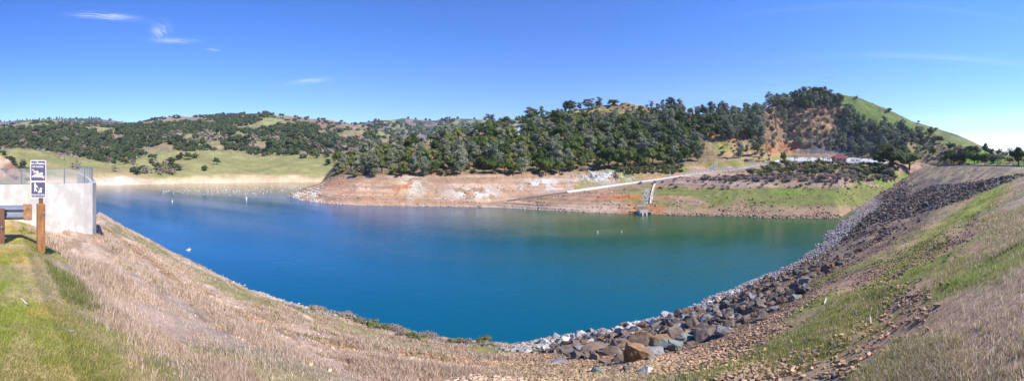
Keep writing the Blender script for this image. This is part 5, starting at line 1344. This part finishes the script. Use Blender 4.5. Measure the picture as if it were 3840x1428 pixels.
# ------------------------------------------------------------------ concrete wall of the spillway and its fence
wall_line = np.array([(-17.3, -9), (-17.3, -4), (-17.4, 0), (-17.75, 3), (-18.05, 4.7), (-18.2, 5.15), (-18.6, 5.45), (-20, 5.85), (-24, 6.8), (-30, 8.0), (-38, 9.4)])
t = thing('spillway_wall', 'tall pale board-marked concrete wall with rust and white streaks at left', 'wall', (-18, 3, -1.14))
def streaked():
    m, nt, b = newmat('streaked_concrete'); N, L = nt.nodes, nt.links
    tcn = N.new('ShaderNodeTexCoord')
    def noise(sc, st, det=6):
        mp = N.new('ShaderNodeMapping'); mp.inputs['Scale'].default_value = st; L.new(tcn.outputs['Object'], mp.inputs[0])
        nz = N.new('ShaderNodeTexNoise'); nz.inputs['Scale'].default_value = sc; nz.inputs['Detail'].default_value = det; nz.inputs['Roughness'].default_value = .65; L.new(mp.outputs[0], nz.inputs['Vector']); return nz.outputs['Fac']
    def ramp(f, a, b_, c0=0, c1=1):
        mr = N.new('ShaderNodeMapRange'); mr.interpolation_type = 'SMOOTHSTEP'; mr.inputs[1].default_value = a; mr.inputs[2].default_value = b_; mr.inputs[3].default_value = c0; mr.inputs[4].default_value = c1; L.new(f, mr.inputs[0]); return mr.outputs[0]
    def mix(a, col, f):
        q = N.new('ShaderNodeMixRGB'); L.new(f, q.inputs[0]); q.inputs[2].default_value = (*col, 1)
        if isinstance(a, tuple): q.inputs[1].default_value = (*a, 1)
        else: L.new(a, q.inputs[1])
        return q.outputs[0]
    c_ = mix((.44, .42, .38), (.57, .555, .53), ramp(noise(1.2, (1, 1, .6)), .4, .6))
    c_ = mix(c_, (.60, .47, .28), ramp(noise(2.6, (.3, 1, .04)), .56, .66, 0, .8))
    c_ = mix(c_, (.38, .38, .37), ramp(noise(5.5, (.3, 1, .04)), .53, .66, 0, .55))
    c_ = mix(c_, (.72, .71, .69), ramp(noise(3.7, (.3, 1, .03)), .6, .7, 0, .6))
    c_ = mix(c_, (.36, .37, .38), ramp(noise(5, (1, 1.6, .35)), .60, .72, 0, .5))
    c_ = mix(c_, (.30, .30, .29), ramp(noise(11, (1, 1, .2)), .63, .72, 0, .45))
    L.new(c_, b.inputs['Base Color']); b.inputs['Roughness'].default_value = .9
    bp = N.new('ShaderNodeBump'); bp.inputs['Strength'].default_value = .25; bp.inputs['Distance'].default_value = .02; L.new(noise(14, (1, 1, 1)), bp.inputs['Height']); L.new(bp.outputs[0], b.inputs['Normal'])
    return m
wl3 = np.column_stack([wall_line, np.full(len(wall_line), -1.14)]) - np.array((-18, 3, -1.14))
m = MB(); strip_wall(m, wl3, .4, -5.5, 0); m.build('wall_face', streaked(), t)
# fence
t = thing('chain_link_fence', 'low chain-link fence on the top of the concrete wall', 'fence', (-18, 3, -1.14))
def chain_mat():
    m, nt, b = newmat('chain_link'); N, L = nt.nodes, nt.links; out = nt.nodes['Material Output']
    uv = N.new('ShaderNodeAttribute'); uv.attribute_name = 'var'
    tcn = N.new('ShaderNodeTexCoord'); sp = N.new('ShaderNodeSeparateXYZ'); L.new(tcn.outputs['Object'], sp.inputs[0])
    def mth(op, a, b_=None):
        q = N.new('ShaderNodeMath'); q.operation = op
        for i_, v in enumerate((a, b_)):
            if v is None: continue
            if isinstance(v, (int, float)): q.inputs[i_].default_value = v
            else: L.new(v, q.inputs[i_])
        return q.outputs[0]
    along, up_ = uv.outputs['Fac'], sp.outputs[2]; w = []
    for sg in (1, -1):
        a = mth('ADD', mth('MULTIPLY', along, 14.0), mth('MULTIPLY', up_, 14.0 * sg)); w.append(mth('LESS_THAN', mth('FRACT', a), .2))
    f = mth('MAXIMUM', w[0], w[1])
    tr = N.new('ShaderNodeBsdfTransparent'); mx_ = N.new('ShaderNodeMixShader'); L.new(f, mx_.inputs[0]); L.new(tr.outputs[0], mx_.inputs[1]); L.new(b.outputs[0], mx_.inputs[2]); L.new(mx_.outputs[0], out.inputs[0])
    b.inputs['Base Color'].default_value = (.42, .45, .48, 1); b.inputs['Metallic'].default_value = .3; b.inputs['Roughness'].default_value = .5
    return m
seg = np.linalg.norm(np.diff(wl3, axis=0), axis=1); sc_ = np.concatenate([[0], np.cumsum(seg)])
def along(q): return np.array([np.interp(q, sc_, wl3[:, k]) for k in range(3)])
pm = MB().tube([(0, 0, -.02), (0, 0, .88)], .035, 6).build('post', M_galv, link=False)
for q in np.concatenate([np.arange(.4, sc_[4], 1.22), np.arange(sc_[4] + .1, sc_[-1], 3.2)]): inst('post', pm, t, along(q))
qs = np.linspace(0, sc_[-1], 90); pts = np.array([along(q) for q in qs])
for nm, z_ in (('top_rail', .85), ('bottom_wire', .04)):
    m = MB(); m.tube(pts + (0, 0, z_), .014 if z_ > .1 else .006, 5); m.build(nm, M_galv, t)
V = np.concatenate([pts + (0, 0, .05), pts + (0, 0, .83)]); n = len(pts)
mesh_np('mesh_panel', V, np.array([(k, k + 1, n + k + 1, n + k) for k in range(n - 1)]), chain_mat(), t, var=np.concatenate([qs, qs]))
# cable on the wall
def wall_pt(px, py):
    a = (px - 1920) * K; d_ = Vector((math.sin(a), math.cos(a)))
    for k in range(len(wall_line) - 1):
        A, Bv = Vector(wall_line[k]), Vector(wall_line[k + 1]); s_ = Bv - A; den = d_.x * s_.y - d_.y * s_.x
        if abs(den) < 1e-9: continue
        u_ = (A.x * d_.y - A.y * d_.x) / den; u_ = (d_.y * A.x - d_.x * A.y) / (d_.x * s_.y - d_.y * s_.x)
        if 0 <= u_ <= 1:
            q = A + s_ * u_; r = q.length - .24
            return Vector((d_.x * r, d_.y * r, r * math.tan((HZ - py) * K)))
cp = [wall_pt(*q) for q in ((312, 729), (322, 736), (336, 750), (350, 767), (359, 784), (362, 800))]
if all(cp):
    t = thing('wall_cable', 'thin dark cable hanging from a bracket on the concrete wall', 'cable', tuple(cp[0]))
    m = MB(); m.tube([c_ - cp[0] for c_ in cp], .016, 5); m.build('wire', M_dark, t)
    m = MB(); m.box((-.08, 0, 0), (.10, .22, .05)); m.box((0, .09, .02), (.06, .04, .12)); m.build('bracket', M_dark, t)
# rocky mound behind the fence at far left
mc_ = [(-500, [(44, -12), pz(560, 56), (80, -16)]), (-60, [(44, -12), pz(580, 56), (80, -16)]), (0, [(44, -12), pz(590, 56), (80, -16)]), (30, [(44, -12), pz(604, 56), (80, -16)]), (62, [(44, -12), pz(632, 56), (80, -16)]),
       (84, [(44, -12), pz(648, 56), (80, -16)]), (150, [(46, -12), pz(690, 56), (80, -16)]), (220, [(46, -14), (56, -9), (80, -17)])]
MS = Sheet(mc_, -500, 220, 240, [50, 20]); a_ = fbm(MS.x / 3, MS.y / 3, oct=5, seed=161)
MS.z += (a_ - .5) * 1.2 * sm(0, .4, MS.T) + (ridged(MS.x / 5, MS.y / 5, 4, 162) - .5) * .9; MS.upd()
cc = mixc(np.ones(MS.r.shape + (3,)) * np.array((.30, .15, .10)), (.14, .14, .08), sm(.45, .58, fbm(MS.x / 2, MS.y / 2, oct=4, seed=163)) * .9)
cc = mixc(cc, (.42, .30, .22), sm(.55, .65, a_))
tag(MS.build('spillway_bank', M_bank, cc), kind='structure')
for k, (px, py, w, ph) in enumerate([(72, 640, 14, 'dark green bush on the shoulder of the reddish bank'), (20, 640, 30, 'low olive shrub on the reddish bank behind the fence'), (50, 668, 34, 'grey-green shrub at the foot of the reddish bank'), (96, 672, 26, 'dusty shrub right of the others behind the fence')]):
    put(BRUSH, 'bank_shrub', px, py, w * .7, w, 'shrub', ph, None, k, part=('stem', 'foliage'), sh=MS, tmin=0, wf=1.2)

# ------------------------------------------------------------------ guardrail end and the sign by the camera
t = thing('guardrail', 'weathered wooden guardrail posts carrying a grey steel rail beside the concrete wall', 'guardrail', (-6.9, .88, -1.72))
O = Vector(t.location)
def gp(px, py, r): return P(px, py, r) - O
for k, (px, bot, top, r, w, d_) in enumerate([(153, 907, 764, 6.93, .165, .165), (3, 914, 781, 6.78, .17, .17)]):
    a = (px - 1920) * K; b0, t0 = gp(px, bot, r), gp(px, top, r); h = t0.z - b0.z
    m = MB(); n = 14; rad = w / 2 * (1.02 if k == 0 else 1)
    pts_ = [(b0.x, b0.y, b0.z - .25), (b0.x, b0.y, b0.z + h * .3), (b0.x, b0.y, b0.z + h * .7), (b0.x + (.0), b0.y, b0.z + h)]
    m.box((b0.x, b0.y, b0.z + h / 2 - .12), (w, w * .96, h + .24), rz=.12 if k == 0 else 0); po = m.build('post', M_wood if k == 0 else M_wood2, t, bevel=.014)
    m = MB(); q = Vector((b0.x, b0.y, b0.z + h * (.78 if k == 0 else .5))); m.tube([(q.x + w / 2, q.y + (.055 if k == 0 else .02), q.z), (q.x + w / 2 + .06, q.y + (.055 if k == 0 else .02), q.z)], .013, 8); m.tube([(q.x + w / 2 - .002, q.y + (.055 if k == 0 else .02), q.z), (q.x + w / 2 + .012, q.y + (.055 if k == 0 else .02), q.z)], .03, 8)
    m.build('bolt', M_galv, po)
q = gp(103, 795, 6.88); m = MB(); m.box((q.x, q.y, q.z), (.17, .175, .325)); bo = m.build('spacer_block', mat('cut_block_wood', (.27, .12, .055), .85, .4, 9, .4, stretch=(3, 1, 1), col2=(.42, .23, .12)), t, bevel=.01)
# W-beam profile (x depth, z height), extruded along y
prof = [(0, .155), (.02, .15), (.075, .105), (.08, .075), (.02, .02), (.015, 0), (.02, -.02), (.08, -.075), (.075, -.105), (.02, -.15), (0, -.155)]
zc = -1.045; V, F = [], []
ys = [.62, .50, .2, -.3, -1.5, -4.0]; sc = [1, 1, 1, 1, 1, 1]
for y_ in ys:
    for (dx_, dz_) in prof: V.append((-6.86 + dx_ + (.0), y_, zc + dz_))
    for (dx_, dz_) in reversed(prof): V.append((-6.866 + dx_, y_, zc + dz_ * .985))
n = len(prof) * 2
for a in range(len(ys) - 1):
    for b_ in range(n): F.append((a * n + b_, a * n + (b_ + 1) % n, (a + 1) * n + (b_ + 1) % n, (a + 1) * n + b_))
rl = mesh_np('steel_rail', np.array(V) - np.array(O), np.array(F), M_galv, t)
sp_r = 7.0
t = thing('sign_post', 'brown wooden post with no-swimming and dogs-on-leash signs beside the guardrail', 'sign', tuple(P(149, 912, sp_r)), -(149 - 1920) * K)
O = Vector(t.location); a0 = (149 - 1920) * K
U = .188 * K * sp_r            # metres per picked unit of the sign's picture
def sg(x_, y_):                # picture units (639 x 958) -> local x, z
    return ((x_ - 366) * U, (HZ - (580 + y_ * .188)) * K * sp_r * 1.006 - O.z)
m = MB(); zt = (HZ - 612) * K * sp_r - O.z
m.box((.028, .07, (zt - .25) / 2 - .02), (.095, .09, zt + .25), ry=-.012); m.build('post', M_wood2, t, bevel=.008)
def rrect(x0, y0, x1, y1, rd, n=5):
    P_ = []
    for cx, cy, a in ((x1 - rd, y0 + rd, -90), (x1 - rd, y1 - rd, 0), (x0 + rd, y1 - rd, 90), (x0 + rd, y0 + rd, 180)):
        for k in range(n + 1): an = R(a + 90 * k / n); P_.append((cx + rd * math.cos(an), cy + rd * math.sin(an)))
    return P_
def plate(name, poly, y0, y1, mt, parent):
    m = MB(); m.prism([sg(*p) for p in poly], y0, y1); return m.build(name, mt, parent)
def disc(cx, cy, rx, ry=None, n=18): return [(cx + rx * math.cos(a), cy + (ry or rx) * math.sin(a)) for a in np.arange(n) / n * 6.2832]
def lettering(name, txt, cx, cy, w, h, parent, y):
    c_ = bpy.data.curves.new(name, 'FONT'); c_.body = txt; c_.size = 1; c_.offset = .018; c_.align_x = 'CENTER'; c_.align_y = 'CENTER'; c_.extrude = .002
    tmp = bpy.data.objects.new('tmp', c_); C.objects.link(tmp); bpy.context.view_layer.update()
    me = bpy.data.meshes.new_from_object(tmp.evaluated_get(bpy.context.evaluated_depsgraph_get())); bpy.data.objects.remove(tmp); bpy.data.curves.remove(c_)
    v = np.array([q.co[:] for q in me.vertices]); lo, hi = v.min(0), v.max(0); x_, z_ = sg(cx, cy)
    for q in me.vertices:
        q.co = ((q.co.x - (lo[0] + hi[0]) / 2) / (hi[0] - lo[0]) * w * U + x_, y - q.co.z * .5, (q.co.y - (lo[1] + hi[1]) / 2) / (hi[1] - lo[1]) * h * U + z_)
    me.materials.clear(); me.materials.append(M_signwhite); me.name = name
    o = bpy.data.objects.new(name, me); C.objects.link(o); o.parent = parent; return o
up_p = plate('swimming_sign', rrect(182, 112, 492, 526, 24), 0, .004, M_signwhite, t)
plate('sign_face', rrect(193, 124, 480, 514, 16), -.003, .0005, M_signblue, up_p)
lettering('lettering', 'NO SWIMMING', 333, 178, 276, 32, up_p, -.0045)
lettering('lettering', 'OR WADING', 331, 238, 222, 32, up_p, -.0045)
plate('swimmer_head', disc(402, 377, 26), -.006, -.002, M_signwhite, up_p)
plate('swimmer_body', [(212, 420), (290, 382), (320, 316), (375, 388), (400, 428), (345, 428)], -.006, -.002, M_signwhite, up_p)
plate('swimmer_arm', [(234, 352), (320, 316), (330, 334), (240, 364)], -.007, -.002, M_signwhite, up_p)
wv2 = [(208 + k * 6.25, 433 + 7 * math.sin(k * .9)) for k in range(41)]
def wave(yo):
    top = [(x_, y_ + yo) for x_, y_ in wv2]; V = []; m = MB()
    for k in range(40):
        m.prism([sg(*top[k]), sg(*top[k + 1]), sg(top[k + 1][0], top[k + 1][1] + 9), sg(top[k][0], top[k][1] + 9)], -.006, -.002)
    return m
wave(-14).build('wave_line', M_signwhite, up_p); wave(4).build('wave_line', M_signwhite, up_p)
plate('slash_bar', [(204, 300), (222, 282), (464, 458), (446, 482)], -.010, -.003, M_signbar, up_p)
plate('mounting_strip', [(314, 114), (328, 114), (328, 164), (314, 164)], -.006, -.002, M_signwhite, up_p)
lo_p = plate('dog_leash_sign', rrect(182, 534, 490, 858, 24), 0, .004, M_signwhite, t)
plate('sign_face', rrect(196, 546, 476, 844, 16), -.003, .0005, M_signblue, lo_p)
lettering('lettering', 'DOGS ON LEASH', 337, 800, 274, 34, lo_p, -.0045)
plate('walker_head', disc(271, 573, 14), -.006, -.002, M_signwhite, lo_p)
plate('walker_body', [(258, 592), (284, 590), (296, 604), (328, 628), (322, 638), (286, 618), (284, 664), (320, 728), (304, 734), (276, 690), (270, 732), (257, 732), (262, 660)], -.006, -.002, M_signwhite, lo_p)
m = MB(); lp = [sg(*q) for q in ((322, 632), (330, 660), (348, 684), (372, 690))]; m.tube([(q[0], -.005, q[1]) for q in lp], .003, 5); m.build('leash', M_signwhite, lo_p)
plate('dog_body', [(376, 690), (404, 690), (400, 712), (408, 752), (392, 756), (384, 734), (376, 756), (338, 756), (324, 744), (340, 742), (340, 724), (362, 706)], -.006, -.002, M_signwhite, lo_p)
plate('dog_head', [(364, 672), (374, 658), (396, 658), (416, 668), (414, 678), (398, 686), (380, 690)], -.007, -.002, M_signwhite, lo_p)

# ------------------------------------------------------------------ lakeside and car-park things
def at(px, py, tmin=3.0, sh=None): return (sh or H).hit(px, py, tmin)
def face(px): return -(px - 1920) * K
# outlet box on the shore
r = wlr(806) + .6; p = P(2424, 806, r); t = thing('outlet_structure', 'concrete outlet box with a slatted top at the water line below the boat ramp', 'outlet', (p.x, p.y, -HW - .4), face(2424) + .3)
u = K * r
t.scale = (1, 1, .72)
M_boxc = mat('stained_concrete', (.56, .49, .41), .9, .2, 1.2, .2)
m = MB(); m.box((-9 * u, 1.4, 1.2), (34 * u, 2.8, 2.4)); m.build('chamber', M_boxc, t)
for y_, z_ in ((.2, 2.55), (2.9, 3.3)): m = MB(); m.box((-9 * u, y_, z_), (36 * u, .25, .3 if y_ < 1 else 1.8)); m.build('curb', M_boxc, t)
sm_ = MB().box((0, 0, 0), (36 * u, .16, .09)).build('slat', mat('weathered_slats', (.22, .17, .15), .8, .2, 3), link=False)
for k in range(9): inst('slat', sm_, t, (-9 * u, .35 + .3 * k, 2.62 + .13 * k), (.4, 0, 0))
m = MB(); m.box((17 * u, 1.2, 1.0), (16 * u, 2.4, 2.0)); m.build('side_chamber', M_boxc, t)
m = MB(); m.box((12 * u, -.1, .9), (12 * u, .4, 1.3)); m.build('gate_opening', M_dark, t)
for k in (-20, -4): m = MB(); m.box((k * u, -.8, .7), (.35, 1.8, 2.0), rx=-.25); m.build('wing_wall', M_boxc, t)
m = MB(); m.box((17 * u, .1, 2.25), (16 * u, .12, .5)); m.build('red_rail', mat('rust_red_paint', (.35, .12, .06), .7, .2, 3), t)
# chute up the bank
cpts = [at(px, py, 1.05) for px, py in ((2456, 690), (2452, 700), (2448, 712), (2445, 726), (2443, 740), (2441, 752), (2440, 764))]
if all(cpts):
    t = thing('concrete_chute', 'pale concrete chute with two side pipes running down the bank to the outlet box', 'chute', tuple(cpts[-1])); O = cpts[-1]
    for sx_ in (-.32, .32):
        m = MB(); m.tube([tuple(c_ - O + Vector((sx_, 0, .2))) for c_ in cpts], .13, 6); m.build('side_pipe', mat('cream_pipe', (.55, .46, .36), .8, .1, 3), t)
    m = MB(); m.tube([tuple(c_ - O + Vector((0, 0, -.1))) for c_ in cpts], .3, 6); m.build('channel', M_conc, t)
# hut
p = at(2812, 611, 4.0); u = K * math.hypot(p.x, p.y)
t = thing('storage_hut', 'small flat-roofed beige hut with a dark red annex above the boat ramp', 'hut', tuple(p), face(2817) + .5)
m = MB(); m.box((3 * u, 1.5, 1.0), (28 * u, 3, 2.6)); b0 = m.build('wall', M_beige, t); m = MB(); m.box((3 * u, 1.5, 2.38), (31 * u, 3.6, .18)); m.build('roof', M_dark, t)
m = MB(); m.box((-17.5 * u, 1.6, .8), (12 * u, 2, 2.0)); m.build('annex', M_redroof, t); m = MB(); m.box((-7 * u, -.03, .9), (5 * u, .06, 1.9)); m.build('door', mat('brown_door', (.2, .13, .1), .7, .1), t)
# red-roofed building
p = at(3155, 609, 3.02); u = K * math.hypot(p.x, p.y)
t = thing('red_roofed_building', 'park building with a red hipped metal roof by the car park', 'building', tuple(p), face(3155) + .35)
m = MB(); m.box((0, 4, 1.35), (46 * u, 7, 2.7)); m.build('wall', M_beige, t)
m = MB(); w_, d_ = 31 * u, 4.6
m.add([(-w_, 4 - d_, 2.6), (w_, 4 - d_, 2.6), (w_, 4 + d_, 2.6), (-w_, 4 + d_, 2.6), (-w_ * .35, 4, 4.9), (w_ * .35, 4, 4.9)], [(0, 1, 5, 4), (2, 3, 4, 5)], [(1, 2, 5), (3, 0, 4)]); m.add([(-w_, 4 - d_, 2.55), (w_, 4 - d_, 2.55), (w_, 4 + d_, 2.55), (-w_, 4 + d_, 2.55)], [(0, 3, 2, 1)]); rf = m.build('roof', M_redroof, t)
m = MB(); m.box((0, 4, 5.0), (w_ * .7, .8, .35)); m.build('ridge_vent', M_white, rf)
for sx_ in (-.25, .3): m = MB(); m.box((46 * u * sx_, .46, 1.1), (1.1, .1, 2.1)); m.build('door', M_redroof, t)
m = MB(); m.box((-46 * u * .02, .46, 1.9), (1.6, .08, .6)); m.build('window', M_dark, t)
# booth, boards, tables
def booth():
    p = at(2884, 604, 3.6)
    if p is None: p = at(2884, 600, 3.0)
    t = thing('entrance_booth', 'pale stone ticket booth with a flat cap at the bend of the road', 'booth', tuple(p), face(2884))
    m = MB(); m.box((0, 1, 1.1), (1.5, 1.6, 2.2)); m.build('body', M_beige, t); m = MB(); m.box((0, 1, 2.28), (2, 2.1, .16)); m.build('roof', M_pole, t); m = MB(); m.box((0, .18, 1.4), (.8, .06, .7)); m.build('window', M_dark, t)
booth()
for k, (px, py, w) in enumerate([(3198, 608, 2.4), (3216, 608, 2.2)]):
    p = at(px, py, 3.0); t = thing('information_board', ('wider' if k == 0 else 'narrower') + ' red-topped information board right of the red-roofed building', 'board', tuple(p), face(px), 'information boards')
    for sx_ in (-w / 2, w / 2): MB().box((sx_, 0, .9), (.14, .14, 1.8)).build('leg', M_wood2, t)
    MB().box((0, 0, 1.1), (w - .1, .08, .8)).build('panel', M_beige, t); MB().box((0, 0, 1.85), (w + .5, .8, .25)).build('cap', M_redroof, t)
p = at(2925, 607, 3.02); t = thing('blue_sign', 'tall blue sign board beside the round yellow-green tree', 'sign', tuple(p), face(2925))
MB().box((0, 0, 1.2), (.9, .08, 1.3)).build('panel', mat('sign_blue', (.08, .13, .25), .5, .1), t); MB().box((-.3, .06, .4), (.1, .08, .9)).build('leg', M_pole, t); MB().box((.3, .06, .4), (.1, .08, .9)).build('leg', M_pole, t)
for k, px in enumerate((2838, 2848, 2862)):
    p = at(px, 606.5, 4.0)
    if p is None: continue
    t = thing('picnic_table', 'dark picnic table beside the beige hut, ' + ('leftmost', 'middle', 'rightmost')[k] + ' of three', 'table', tuple(p), face(px) + .2 * k, 'picnic tables by the hut')
    MB().box((0, 0, .76), (1.9, .75, .06)).build('table_top', M_dark, t)
    for s_ in (-1, 1): MB().box((0, s_ * .68, .45), (1.9, .26, .05)).build('bench', M_dark, t); MB().box((s_ * .65, 0, .36), (.08, 1.3, .74)).build('leg', M_dark, t)
for k, (px, b_, tp, ph, arm) in enumerate([(2845, 606, 583, 'slim lamp post beside the picnic tables', 0), (2694, 637, 591, 'tall grey lamp post at the ramp edge', 1), (2958, 607, 584, 'lamp post right of the round yellow-green tree', 0), (3141, 604, 582, 'lamp post behind the red-roofed building', 0),
                                (3478, 618, 592, 'left lamp post behind the end of the dam guardrail', 0), (3498, 618, 590, 'right lamp post behind the end of the dam guardrail', 0), (3103, 606, 584, 'thin lamp post in the middle of the car park', 0)]):
    p = at(px, b_, 3.0)
    if p is None: continue
    h = (b_ - tp) * K * math.hypot(p.x, p.y)
    t = thing('lamp_post', ph, 'lamp post', tuple(p), face(px)); m = MB(); m.tube([(0, 0, -.1), (0, 0, h)], [.11, .07], 6); m.build('pole', M_pole, t)
    m = MB(); m.box((.35 if arm else 0, 0, h + .05), (.9 if arm else .45, .3, .14)); m.build('lamp_head', M_pole, t)
p = at(3429, 618, 4.0) or at(3429, 612, 4.0); h = 48 * K * math.hypot(p.x, p.y)
t = thing('utility_pole', 'wooden utility pole with a grey transformer near the dam end', 'utility pole', tuple(p), face(3429))
m = MB(); m.tube([(0, 0, -.3), (0, 0, h)], [.17, .12], 8); m.build('pole', mat('pole_wood', (.25, .17, .12), .9, .2), t)
m = MB(); m.box((.9, 0, h - .3), (2.4, .14, .16)); m.build('crossarm', M_wood2, t); m = MB(); m.tube([(.5, 0, h - 2.3), (.5, 0, h - 1.1)], .38, 10); m.build('transformer', M_galv, t)
for k in (0, .8, 1.6): MB().tube([(k + .2, 0, h - .22), (k + .2, 0, h + .08)], .07, 6).build('insulator', M_white, t)
p = at(3556, 616, 4.0) or P(3556, 616, 232); t = thing('red_sign', 'small red and white road sign on a post at the dam end', 'sign', (p.x, p.y, p.z - .6), face(3556))
MB().box((0, 0, 1.0), (.1, .1, 2.4)).build('post', M_white, t); m = MB(); m.prism([(.62 * math.cos(R(22.5 + 45 * k)), 2.3 + .62 * math.sin(R(22.5 + 45 * k))) for k in range(8)], -.12, -.07); q = m.build('panel', mat('sign_red', (.5, .03, .05), .5, .05), t)
MB().box((0, -.13, 2.3), (.7, .02, .18)).build('white_bar', M_white, q)
# stair and railing beside the ramp top
pa, pb = at(2672, 633, 4.05), at(2690, 612, 4.05)
if pa and pb:
    t = thing('concrete_steps', 'short pale flight of steps climbing from the ramp to the path', 'steps', tuple(pa)); D_ = pb - pa; n = 10
    sm_ = MB().box((0, 0, 0), (1.9, .8, .35)).build('step', M_conc, link=False)
    for k in range(n): inst('step', sm_, t, D_ * (k / n) + Vector((0, 0, .1)), (0, 0, face(2680)))
    for s_ in (-1, 1): m = MB(); m.tube([(s_, 0, 1), tuple(D_ + Vector((s_, 0, 1)))], .06, 5); m.build('handrail', M_galv, t)
p = at(2515, 661, 4.02); t = thing('leaning_pole', 'short pale leaning pole beside the boat ramp', 'pole', tuple(p or P(2515, 661, 160))); m = MB(); m.tube([(0, 0, -.2), (-.7, 0, 2.6)], .09, 6); m.build('pole', M_white, t)
# antenna station on the green hill
p = at(3212, 366, 1, G)
if p:
    u = K * math.hypot(p.x, p.y); t = thing('hilltop_station', 'tiny radio hut with thin masts on the green hill crest', 'station', tuple(p), face(3212))
    MB().box((0, 0, 1.0), (9 * u, 2.5, 2.6)).build('hut', M_pole, t)
    for k, (dx_, hh_) in enumerate(((-1, 18), (-12, 13), (12, 12), (3, 14))): MB().tube([(dx_ * u, 0, 0), (dx_ * u, 0, hh_ * u)], .14, 5).build('mast', M_pole, t)
pts = [G.hit(px, py, 1) for px, py in [(px, float(np.interp(px, [3215, 3275, 3331, 3387, 3427, 3517, 3600], [369, 390, 419, 441, 460, 492, 515]))) for px in range(3222, 3600, 8)]]
pts = [p for p in pts if p is not None]
if len(pts) > 5:
    t = thing('hill_fence', 'thin dark fence following the ridge line of the green hill', 'fence', tuple(pts[0])); O = pts[0]
    pm = MB().box((0, 0, .8), (.28, .28, 2.0)).build('post', M_pole, link=False)
    for p in pts: inst('post', pm, t, p - O)
    m = MB(); m.tube([tuple(p - O + Vector((0, 0, 1.4))) for p in pts], .1, 4); m.build('wire', M_pole, t)
# buoys
for (px, py, h, ph) in [(646, 757, 8, 'leftmost small white buoy on the lake'), (924, 748, 12, 'white buoy on the lake between the wall and the headland'), (2241, 873, 10, 'left one of the pair of white buoys in mid lake'), (2331, 871, 8, 'right one of the pair of white buoys in mid lake')]:
    r = wlr(py); p = P(px, py, r); h *= K * r * .8; t = thing('buoy', ph, 'buoy', (p.x, p.y, -HW), 0, 'marker buoys')
    m = MB(); m.tube([(0, 0, -.2), (0, 0, h * .75), (0, 0, h)], [h * .26, h * .26, h * .16], 10); m.build('float', M_white, t); m = MB(); m.tube([(0, 0, h * .45), (0, 0, h * .55)], h * .27, 10); m.build('band', M_pole, t)
# gulls resting on the lake
def gull():
    v, f = ico(2); b_ = v * (.42, .17, .17) + (0, 0, .1); b_[:, 2] += np.where(b_[:, 0] < -.2, .08, 0)
    h = v * (.11, .09, .10) + (.36, 0, .30); nk = v * (.1, .08, .14) + (.30, 0, .2); tl = v * (.2, .07, .035) + (-.42, 0, .2)
    n = len(v); return mesh_np('gull', np.vstack([b_, h, nk, tl]), [np.vstack([f, f + n, f + 2 * n, f + 3 * n])], M_white, link=False)
gm = gull(); g = np.random.default_rng(171); k = 0
while k < 190:
    px = g.uniform(610, 1165); mid = np.interp(px, [610, 800, 960, 1160], [718, 714, 712, 700]); py = mid + g.normal() * np.interp(px, [610, 800, 1000, 1160], [5, 8, 8, 4])
    if py < 696 or py > 735 or (px < 800 and g.random() < .45): continue
    r = wlr(py)
    if px > 1075 and py > 712: continue
    p = P(px, py, r); o = inst('gull', gm, None, (p.x, p.y, -HW - .02), (0, 0, g.random() * 6.28), .38 + .25 * g.random()); o['category'] = 'bird'; o['group'] = 'white waterbirds resting on the far lake'; 
    later(o, 'white waterbird, ' + ('far side' if py < 706 else 'middle' if py < 715 else 'near side') + ' of flock ' + ('below far left wood' if px < 720 else 'below grassy knoll' if px < 810 else 'left of tall buoy' if px < 900 else 'around tall buoy' if px < 950 else 'right of tall buoy' if px < 1010 else 'left of headland tip' if px < 1080 else 'behind headland tip'), px); k += 1
def flyer():
    v, f = ico(1); V = [v * (.28, .08, .07)]; n = len(v); F3 = [f]
    w = [[(0.1, 0, .03), (-.1, 0, .03), (-.05, .35, .14), (.08, .35, .14)], [(.08, .35, .14), (-.05, .35, .14), (-.12, .7, .05), (-.06, .7, .05)]]; F4 = []; W_ = []
    for s_ in (1, -1):
        for q in w: F4.append([n + len(W_) + i_ for i_ in range(4)]); W_ += [(a, b_ * s_, c_) for a, b_, c_ in q]
    return mesh_np('flying_bird', np.vstack(V + [np.array(W_)]), [np.array(F4), f], M_dark, link=False)
fm = flyer()
for px, py, ph in ((240, 170, 'tiny dark bird flying in the upper left sky'), (2715, 243, 'tiny dark bird flying left of the quarry peak'), (3116, 292, 'tiny dark bird flying above the quarry peak')):
    o = inst('flying_bird', fm, None, P(px, py, 130), (.2, .1, 1.0), 1.0); tag(o, ph, 'bird')

# ------------------------------------------------------------------ air
def haze(density):
    m = bpy.data.materials.new('haze_air'); m.use_nodes = True; nt = m.node_tree; nt.nodes.clear()
    o_ = nt.nodes.new('ShaderNodeOutputMaterial'); v = nt.nodes.new('ShaderNodeVolumePrincipled'); v.inputs['Color'].default_value = (.62, .76, 1.0, 1); v.inputs['Density'].default_value = density; v.inputs['Anisotropy'].default_value = .2
    nt.links.new(v.outputs[0], o_.inputs['Volume'])
    mb = MB(); mb.box((-200, 1000, 210), (7600, 5600, 506)); o = mb.build('haze', m); tag(o, kind='stuff')
haze(.00009)
settle_labels()
